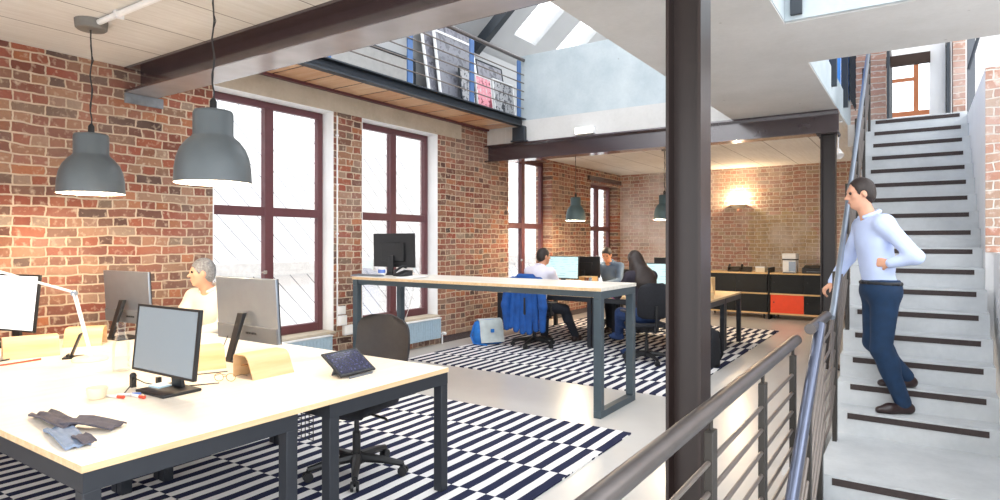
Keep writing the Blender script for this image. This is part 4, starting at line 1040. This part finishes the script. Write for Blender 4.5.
# ================================================================ PEOPLE (smooth distance-field bodies)
def V(*a): return np.array(a, float)
def unit(v): v = np.asarray(v, float); return v/np.linalg.norm(v)
class SDF:
    """smooth union of rounded cones and ellipsoids, meshed with surface nets"""
    def __init__(s): s.p = []; s.cut = []; s.sub = []
    def cone(s, a, b, ra, rb, k=.03, sq=None): s.p.append(('c', V(*a), V(*b), ra, rb, k, sq)); return s
    def ell(s, c, R, rad, k=.03): s.p.append(('e', V(*c), np.array(R), V(*rad), k)); return s
    def plane(s, p, n): s.cut.append((V(*p), unit(n))); return s
    def hole(s, c, R, rad): s.sub.append((V(*c), np.array(R), V(*rad))); return s
    @staticmethod
    def _ell(P, c, R, rad):
        q = (P-c) @ R.T; k0 = np.sqrt(((q/rad)**2).sum(-1)); k1 = np.sqrt(((q/rad**2)**2).sum(-1))+1e-9
        return k0*(k0-1)/k1
    @staticmethod
    def _cone(P, a, b, ra, rb, sq):
        d = P-a; ab = b-a
        if sq is not None:      # sq = (axis, factor): flatten the section along that axis
            ax, fac = sq; ax = ax - ab*(ax @ ab)/(ab @ ab); ax = ax/np.linalg.norm(ax)
            h = (d @ ab)/(ab @ ab); off = d - h[..., None]*ab; d = d + (off @ ax)[..., None]*ax*(1/fac-1)
        h = np.clip((d @ ab)/(ab @ ab), 0, 1)
        return np.linalg.norm(d-h[..., None]*ab, axis=-1) - (ra+(rb-ra)*h)
    def mesh(s, h):
        lo = []; hi = []
        for q in s.p:
            if q[0] == 'c': r = max(q[3], q[4])*1.2; lo += [np.minimum(q[1], q[2])-r]; hi += [np.maximum(q[1], q[2])+r]
            else: r = q[3].max(); lo += [q[1]-r]; hi += [q[1]+r]
        lo = np.min(lo, 0)-3*h; hi = np.max(hi, 0)+3*h
        n = np.ceil((hi-lo)/h).astype(int)+1
        ax = [lo[i]+h*np.arange(n[i]) for i in range(3)]
        D = np.full(n, .2)
        for q in s.p:
            if q[0] == 'c': r = max(q[3], q[4])*1.25+.07; a0 = np.minimum(q[1], q[2])-r; a1 = np.maximum(q[1], q[2])+r; k = q[5]
            else: r = q[3].max()+.07; a0 = q[1]-r; a1 = q[1]+r; k = q[4]
            i0 = np.clip(np.floor((a0-lo)/h).astype(int), 0, n-1); i1 = np.clip(np.ceil((a1-lo)/h).astype(int)+1, 1, n)
            P = np.stack(np.meshgrid(*[ax[i][i0[i]:i1[i]] for i in range(3)], indexing='ij'), -1)
            d = s._cone(P, q[1], q[2], q[3], q[4], q[6]) if q[0] == 'c' else s._ell(P, q[1], q[2], q[3])
            sl = tuple(slice(i0[i], i1[i]) for i in range(3)); o = D[sl]
            m = np.clip(.5+.5*(o-d)/k, 0, 1); D[sl] = o*(1-m)+d*m-k*m*(1-m)
        if s.cut or s.sub:
            P = np.stack(np.meshgrid(*ax, indexing='ij'), -1)
            for p, nn in s.cut: D = np.maximum(D, (P-p) @ nn)
            for c, R, rad in s.sub: D = np.maximum(D, -s._ell(P, c, R, rad))
        return nets(D, lo, h)
def nets(D, lo, h):
    ins = D < 0; nx, ny, nz = D.shape
    off = [(i, j, k) for i in (0, 1) for j in (0, 1) for k in (0, 1)]
    sl = lambda o: tuple(slice(o[a], D.shape[a]-1+o[a]) for a in range(3))
    cnt = sum(ins[sl(o)].astype(int) for o in off); mask = (cnt > 0) & (cnt < 8)
    idx = -np.ones(mask.shape, int); idx[mask] = np.arange(mask.sum())
    acc = np.zeros(mask.shape+(3,)); num = np.zeros(mask.shape)
    for a in range(8):
        for b in range(a+1, 8):
            da = np.array(off[b])-np.array(off[a])
            if np.abs(da).sum() != 1: continue
            A = D[sl(off[a])]; B = D[sl(off[b])]; x = (A < 0) != (B < 0)
            t = np.where(x, A/np.where(x, A-B, 1), 0)
            acc += np.where(x[..., None], np.array(off[a])+t[..., None]*da, 0); num += x
    g = np.stack(np.nonzero(mask), -1); v = lo+h*(g+acc[mask]/num[mask][:, None])
    fs = []
    for ax in range(3):
        b, c = (ax+1) % 3, (ax+2) % 3
        s0 = [slice(None)]*3; s1 = [slice(None)]*3; s0[ax] = slice(0, -1); s1[ax] = slice(1, None)
        A = ins[tuple(s0)]; B = ins[tuple(s1)]
        E = np.stack(np.nonzero(A != B), -1); E = E[(E[:, b] > 0) & (E[:, c] > 0) & (E[:, b] < D.shape[b]-1) & (E[:, c] < D.shape[c]-1)]
        ub = np.zeros(3, int); ub[b] = 1; uc = np.zeros(3, int); uc[c] = 1
        q = np.stack([idx[tuple((E-ub-uc).T)], idx[tuple((E-uc).T)], idx[tuple(E.T)], idx[tuple((E-ub).T)]], 1)
        fl = A[tuple(E.T)]; q[~fl] = q[~fl][:, ::-1]; fs.append(q[(q >= 0).all(1)])
    return v, np.concatenate(fs)
def sdf_obj(name, sdf, h, mat, parent, origin):
    v, f = sdf.mesh(h); v = v-np.array(origin)
    # light smoothing
    nb = np.zeros_like(v); ct = np.zeros(len(v))
    for a, b in ((0, 1), (1, 2), (2, 3), (3, 0)):
        np.add.at(nb, f[:, a], v[f[:, b]]); np.add.at(ct, f[:, a], 1); np.add.at(nb, f[:, b], v[f[:, a]]); np.add.at(ct, f[:, b], 1)
    v = v*.5 + .5*nb/np.maximum(ct, 1)[:, None]
    me = bpy.data.meshes.new(name); me.from_pydata(v.tolist(), [], f.tolist()); me.update()
    me.materials.append(mat); me.polygons.foreach_set('use_smooth', [True]*len(me.polygons))
    o = bpy.data.objects.new(name, me); COL.objects.link(o); o.parent = parent; return o

def frame(fwd, up):
    f = unit(fwd); u = np.asarray(up, float); u = unit(u-f*(u @ f)); r = np.cross(f, u); return np.array([r, f, u])   # rows: side, forward, up

def hand(S, wr, d, palm_n, curl, th_side, sc=1.0):
    """palm, four unequal fingers bent twice, and a thumb leaving the side of the palm"""
    d = unit(d); pn = unit(np.asarray(palm_n, float)-d*(np.asarray(palm_n, float) @ d)); sd = np.cross(d, pn)*th_side   # sd points to the thumb
    L = .085*sc
    for t in (-.027, -.009, .009, .026): S.cone(wr+sd*t*.55*sc, wr+d*L+sd*t*sc, .0155*sc, .0115*sc, .012)
    for t, ln in ((.028, .068), (.0095, .078), (-.0095, .072), (-.027, .055)):
        a = wr+d*L+sd*t*sc; c1 = curl; e1 = unit(d*math.cos(c1)+pn*math.sin(c1)); b = a+e1*ln*.5*sc
        c2 = curl*2.1; e2 = unit(d*math.cos(c2)+pn*math.sin(c2)); c_ = b+e2*ln*.5*sc
        S.cone(a, b, .0095*sc, .0088*sc, .006); S.cone(b, c_, .0088*sc, .0072*sc, .005)
    a = wr+d*.025*sc+sd*.024*sc; b = a+unit(d*.7+sd*.7+pn*.35)*.042*sc; c_ = b+unit(d*.9+sd*.1+pn*(.3+.4*curl))*.032*sc
    S.cone(a, b, .0135*sc, .0105*sc, .012); S.cone(b, c_, .0105*sc, .008*sc, .006)

def build_person(name, label, root, J, h=.011, skin='skin', shirt='shirt_blue', trousers='navy', shoes='shoe', hair='hair_dark', hairstyle='short', collar=True, curlL=.35, curlR=.35, sleeve=1.0, belt=None, cuffs=None):
    r = empty(name, tuple(root), 0, label, 'person')
    J = {k: V(*v) for k, v in J.items()}
    T = frame(J['chest_f'], J['neck']-J['pelvis']); up = T[2]; fw = T[1]; sd = T[0]
    Hf = frame(J['face'], J.get('headup', V(0, 0, 1))); hd = J['head']; HS, HF, HU = Hf
    pv, nk = J['pelvis'], J['neck']
    ch = pv+(nk-pv)*.68; ab = pv+(nk-pv)*.33
    def torso(S, e, low=True):
        S.ell(ch, T, (.165+e, .108+e, .20+e*.6), .06).ell(ab, T, (.145+e, .10+e, .17), .06)
        S.cone(J['shL'], J['shR'], .058+e, .058+e, .06)
        if low: S.ell(pv, T, (.165+e, .112+e, .125), .06)
    def arms(S, e, cut=1.0):
        for s_ in 'LR':
            sh, el, wr = J['sh'+s_], J['el'+s_], J['wr'+s_]
            S.cone(sh, el, .053+e, .041+e, .035); S.cone(el, el+(wr-el)*cut, .041+e, (.041+(.027-.041)*cut)+e, .03)
    def legs(S, e):
        for s_ in 'LR':
            hp, kn, an = J['hip'+s_], J['kn'+s_], J['an'+s_]
            S.cone(hp, kn, .086+e, .057+e, .05); S.cone(kn, an, .056+e, .037+e*1.2, .03)
            S.ell(kn+(an-kn)*.3-J['toe'+s_]*.018, frame(J['toe'+s_], kn-an), (.05+e, .052+e, .11), .04)
    # --- one continuous body
    B = SDF(); torso(B, 0); arms(B, 0); legs(B, 0)
    B.cone(nk-up*.04, hd-HU*.06, .060, .054, .03)
    B.ell(hd+HU*.018-HF*.008, Hf, (.074, .094, .100), .02)
    B.ell(hd+HF*.030-HU*.050, Hf, (.054, .058, .066), .03); B.ell(hd+HF*.060-HU*.095, Hf, (.026, .022, .02), .025)
    B.ell(hd+HF*.072+HU*.030, Hf, (.052, .020, .012), .02)
    B.cone(hd+HF*.086+HU*.012, hd+HF*.112-HU*.026, .008, .013, .012)
    for s_ in (-1, 1):
        B.ell(hd+HS*s_*.077-HF*.006-HU*.008, frame(HF*.9+HS*s_*.3, HU), (.009, .020, .031), .008)
        B.ell(hd+HS*s_*.040+HF*.062-HU*.018, Hf, (.022, .016, .016), .02); B.ell(hd+HS*s_*.012+HF*.100-HU*.028, Hf, (.010, .010, .008), .008)
    B.ell(hd+HF*.088-HU*.056, Hf, (.024, .010, .006), .008); B.ell(hd+HF*.086-HU*.066, Hf, (.021, .010, .006), .008)
    for s_ in (-1, 1): B.hole(hd+HS*s_*.031+HF*.094+HU*.012, Hf, (.017, .014, .010))
    for s_, ts in (('L', J.get('tsL', V(-1))[0]), ('R', J.get('tsR', V(1))[0])):
        hand(B, J['wr'+s_], J['hd'+s_], J['pn'+s_], curlL if s_ == 'L' else curlR, ts)
    for s_ in 'LR':
        an, to = J['an'+s_], J['toe'+s_]; B.cone(an-V(0, 0, .04)-to*.03, an-V(0, 0, .06)+to*.14, .034, .026, .03)
    sdf_obj('body', B, h, M[skin], r, root)
    ey = MB()
    for s_ in (-1, 1): ey.ball(tuple(hd+HS*s_*.031+HF*.080+HU*.012-np.array(root)), .0125, 10, 8)
    ey.build('eyes', M['eye'], r)
    SDFm = SDF().ell(hd+HF*.0925-HU*.061, Hf, (.021, .007, .0075), .01); sdf_obj('mouth', SDFm, .004, M['lip'], r, root)
    # --- clothing
    S = SDF(); torso(S, .016); arms(S, .013, sleeve)
    S.plane(pv+up*(-.03), -up*1.0); S.hole(nk+up*.075+fw*.03, T, (.085, .10, .085))
    so = sdf_obj('shirt', S, h, M[shirt], r, root)
    if collar:
        c = SDF()
        for k in range(10):
            a0, a1 = 2*PI*(k+.0)/10+PI/2+.35*0, 2*PI*(k+1)/10+PI/2
            if k in (0, 9): continue
            p = lambda a: nk+up*.018+sd*math.cos(a)*.070+fw*(.012+math.sin(a)*.070)+up*(-.03*math.sin(a))
            c.cone(p(a0), p(a1), .016, .016, .012, None)
        sdf_obj('collar', c, .008, M[shirt], so, root)
    S = SDF(); S.ell(pv, T, (.170+.02, .118+.02, .12), .06); legs(S, .017)
    S.ell(pv+up*.06, T, (.16, .118, .07), .05); S.plane(pv+up*.085, up)
    sdf_obj('trousers', S, h, M[trousers], r, root)
    if cuffs:
        for s_ in 'LR':
            el, wr = J['el'+s_], J['wr'+s_]; q = SDF().cone(el+(wr-el)*.05, wr, .060, .046, .02); sdf_obj('forearm_sleeve', q, h, M[cuffs], so, root)
    if belt:
        q = SDF()
        for k in range(16):
            a0, a1 = 2*PI*k/16, 2*PI*(k+1)/16; p = lambda a: pv+up*.055+sd*math.cos(a)*.178+fw*math.sin(a)*.128
            q.cone(p(a0), p(a1), .016, .016, .006)
        sdf_obj('belt', q, .009, M[belt], r, root)
    for s_ in 'LR':
        an, to = J['an'+s_], J['toe'+s_]; q = SDF(); b0 = an-V(0, 0, .088)
        sdx = np.cross(to, V(0, 0, 1))
        q.cone(b0-to*.045+V(0, 0, .042), b0+to*.10+V(0, 0, .034), .040, .042, .03); q.cone(b0+to*.10+V(0, 0, .034), b0+to*.175+V(0, 0, .026), .042, .028, .03); q.cone(b0-to*.03+V(0, 0, .045), an+V(0, 0, .0), .042, .046, .02)
        q.plane(b0, (0, 0, -1))
        sdf_obj('shoe', q, .009, M[shoes], r, root)
    # --- hair
    q = SDF()
    q.ell(hd+HU*.026-HF*.014, Hf, (.083, .100, .104), .02)
    if hairstyle == 'long':
        q.cone(hd-HF*.05-HU*.02, nk-fw*.095-up*.10, .095, .165, .05, (fw, .6)); q.cone(nk-fw*.095-up*.10, nk-fw*.11-up*.26, .165, .13, .05, (fw, .5))
        for s_ in (-1, 1): q.cone(hd+HS*s_*.078-HF*.02+HU*.02, nk+sd*s_*.105+fw*.02-up*.10, .030, .040, .03)
        q.hole(hd+HF*.085-HU*.035, Hf, (.068, .075, .115))
    else:
        q.ell(hd-HF*.055-HU*.02, Hf, (.070, .052, .070), .02)
        rec = {'short': .066, 'receding': .10}.get(hairstyle, .066)
        q.hole(hd+HF*.10-HU*.03, Hf, (.088, .095, rec+.022)); q.hole(hd+HF*.05-HU*.075, Hf, (.10, .075, .085))
        for s_ in (-1, 1): q.hole(hd+HS*s_*.08+HF*.004-HU*.015, Hf, (.02, .026, .034))
    sdf_obj('hair', q, .008, M[hair], r, root)
    return r

# ---- man coming down the stairs: faces the camera's left, hand on the rail
def P_(base, f, r):
    f = unit(f); r = unit(r)
    return lambda a, b, c: np.array(base)+r*a+f*b+V(0, 0, c)
fx = unit(V(-.93, -.37, 0)); rx = unit(V(-.37, .93, 0))          # forward, to his right
tz = .182
base = (-.13, 5.80, tz)
L = P_(base, fx, rx)
J = dict(pelvis=L(-.0, .13, .95), neck=L(.0, .20, 1.53), head=L(.0, .275, 1.715), face=fx*1.0+V(0, 0, -.14), chest_f=fx+rx*-.10+V(0, 0, .03),
         shL=L(-.185, .17, 1.47), shR=L(.185, .20, 1.46), elL=L(-.30, .00, 1.22), elR=L(.27, .28, 1.20), wrL=L(-.20, .13, 1.17), wrR=L(.235, .41, .99),
         hdL=fx*.75+rx*.65+V(0, 0, .05), hdR=fx*.75+V(0, 0, -.66), pnL=rx*.8-fx*.6, pnR=V(0, 0, -1)-fx*.6, tsL=V(1), tsR=V(1),
         hipL=L(-.09, .13, .91), hipR=L(.09, .13, .91), knL=L(-.085, .155, .49), knR=L(.06, .16, .53), anL=L(-.08, .0, .088), anR=L(.03, -.06, .272),
         toeL=unit(fx*.95+rx*-.1), toeR=unit(fx), flat=V(1))
build_person('person', 'man in a pale blue shirt and navy trousers walking down the stairs', base, J, .010, 'skin', 'shirt_blue', 'navy', 'shoe', 'hair_brown', 'receding', True, .4, .75, .97, 'black')

def seated(name, label, xy, heading, seat_z=.50, lean=.12, headturn=0, nod=0, hands=None, legs=None, z0=.012, **kw):
    f = V(math.cos(heading), math.sin(heading), 0); r_ = V(f[1], -f[0], 0); base = (xy[0], xy[1], z0); L = P_(base, f, r_)
    ft = V(math.cos(heading+headturn), math.sin(heading+headturn), -nod)
    s = seat_z
    J = dict(pelvis=L(0, 0, s+.09), neck=L(0, .02+lean, s+.62), head=L(0, .085+lean*1.25, s+.62+.165-.25*nod*.3), face=ft, chest_f=f,
             shL=L(-.185, .0+lean, s+.555), shR=L(.185, .0+lean, s+.555), elL=L(-.25, .16+lean, s+.32), elR=L(.25, .16+lean, s+.32),
             wrL=L(-.13, .38+lean, s+.295), wrR=L(.13, .38+lean, s+.295), hdL=f+r_*.3, hdR=f-r_*.3, pnL=V(0, 0, -1), pnR=V(0, 0, -1), tsL=V(1), tsR=V(-1),
             hipL=L(-.09, .02, s+.06), hipR=L(.09, .02, s+.06), knL=L(-.12, .44, s+.03), knR=L(.12, .44, s+.03), anL=L(-.11, .40, .09), anR=L(.11, .46, .09), toeL=f, toeR=f)
    if hands: J.update({k: (L(*v) if k[:2] in ('el', 'wr', 'sh') else v) for k, v in hands.items()})
    if legs: J.update({k: (L(*v) if k[:2] in ('kn', 'an', 'hi') else v) for k, v in legs.items()})
    return build_person(name, label, base, J, .012, **kw)
seated('person', 'grey-haired man in a cream shirt sitting at the window end of the desk', (-5.27, 3.24), -PI/2+.32, .45, .10, -.75, .05,
       skin='skin', shirt='shirt_cream', trousers='dark_trousers', hair='hair_grey')
seated('person', 'man in a pale shirt seen from behind, seated before the blue jacket', (-4.60, 7.74), PI/2-.05, .50, .10, -.45, .05,
       skin='skin_b', shirt='shirt_pale', trousers='dark_trousers', hair='hair_dark', legs=dict(knR=(.24, .40, .50), anR=(.30, .62, .09)))
seated('person', 'dark-haired man in a slate blue shirt looking down behind the far desk', (-4.38, 9.98), -PI/2, .52, .14, .1, .40,
       skin='skin_b', shirt='shirt_slate', trousers='dark_trousers', hair='hair_dark')
seated('person', 'long-haired woman in a magenta top and jeans with one leg crossed', (-2.82, 7.50), PI-.45, .50, .13, .1, .35,
       skin='skin', shirt='dark_top', cuffs='pink', trousers='denim', hair='hair_brown', hairstyle='long', collar=False, shoes='denim',
       legs=dict(knL=(-.06, .44, .56), anL=(.10, .66, .26), knR=(.10, .44, .50), anR=(.08, .40, .09)))

# ---- the blue jacket hung over the chair back
r = empty('blue_jacket', (-4.55, 7.385, 0), .10, 'bright blue jacket hung over the back of an office chair', 'jacket')
I3 = np.eye(3); Q = SDF()
for x, z0, rr_ in ((-.20, .26, .05), (-.12, .22, .055), (-.03, .20, .055), (.06, .20, .055), (.15, .24, .05)):
    Q.cone(V(x*.9, -.02, .93), V(x*1.15, -.035, z0+.06), .046, rr_*.88, .014, (V(0, 1, 0), .6))
Q.cone(V(-.21, 0, .97), V(.21, 0, .97), .052, .052, .04); Q.cone(V(-.10, -.01, 1.03), V(.10, -.01, 1.03), .035, .035, .04)
sdf_obj('body_cloth', Q, .011, M['blue_jacket'], r, (0, 0, 0))
for x, dx in ((-.25, -.05), (.23, .05)):
    Q = SDF(); Q.cone(V(x, -.02, .94), V(x+dx, -.05, .62), .066, .058, .03); Q.cone(V(x+dx, -.05, .62), V(x+dx*.7, -.03, .30), .058, .046, .03)
    sdf_obj('sleeve', Q, .011, M['blue_jacket'], r, (0, 0, 0))
# ================================================================ LIGHT AND CAMERA
w = bpy.data.worlds.new('sky'); SC.world = w; w.use_nodes = True
nt = w.node_tree; nt.nodes.clear()
bg = nt.nodes.new('ShaderNodeBackground'); out = nt.nodes.new('ShaderNodeOutputWorld')
tc = nt.nodes.new('ShaderNodeTexCoord'); sx = nt.nodes.new('ShaderNodeSeparateXYZ'); rp = nt.nodes.new('ShaderNodeValToRGB')
ad = nt.nodes.new('ShaderNodeMath'); ad.operation = 'MULTIPLY_ADD'; ad.inputs[1].default_value = .5; ad.inputs[2].default_value = .5
nt.links.new(tc.outputs['Generated'], sx.inputs[0]); nt.links.new(sx.outputs[2], ad.inputs[0]); nt.links.new(ad.outputs[0], rp.inputs[0])
e = rp.color_ramp.elements; e[0].position = .40; e[0].color = (.33, .34, .35, 1); e[1].position = .95; e[1].color = (.92, .96, 1.0, 1)
m_ = e.new(.52); m_.color = (.60, .62, .64, 1)
nt.links.new(rp.outputs[0], bg.inputs[0]); bg.inputs[1].default_value = 2.3
nt.links.new(bg.outputs[0], out.inputs[0])
F, YAW, YH, EYE = 620.0, .594, 241.0, 1.52
cd = bpy.data.cameras.new('camera'); cam = bpy.data.objects.new('camera', cd); COL.objects.link(cam)
cam.location = (0, 0, EYE); cam.rotation_euler = (PI/2, 0, YAW)
cd.sensor_fit = 'HORIZONTAL'; cd.sensor_width = 36; cd.lens = 36*F/1000; cd.shift_y = (YH-250)/1000; cd.clip_start = .02
SC.camera = cam
SC.view_settings.view_transform = 'Standard'; SC.view_settings.look = 'None'; SC.view_settings.exposure = 1.2; SC.view_settings.gamma = 1; SC.view_settings.use_curve_mapping = False
try:
    SC.cycles.use_denoising = True; SC.cycles.max_bounces = 8; SC.cycles.diffuse_bounces = 5; SC.cycles.transparent_max_bounces = 12; SC.cycles.sample_clamp_indirect = 8
except Exception: pass
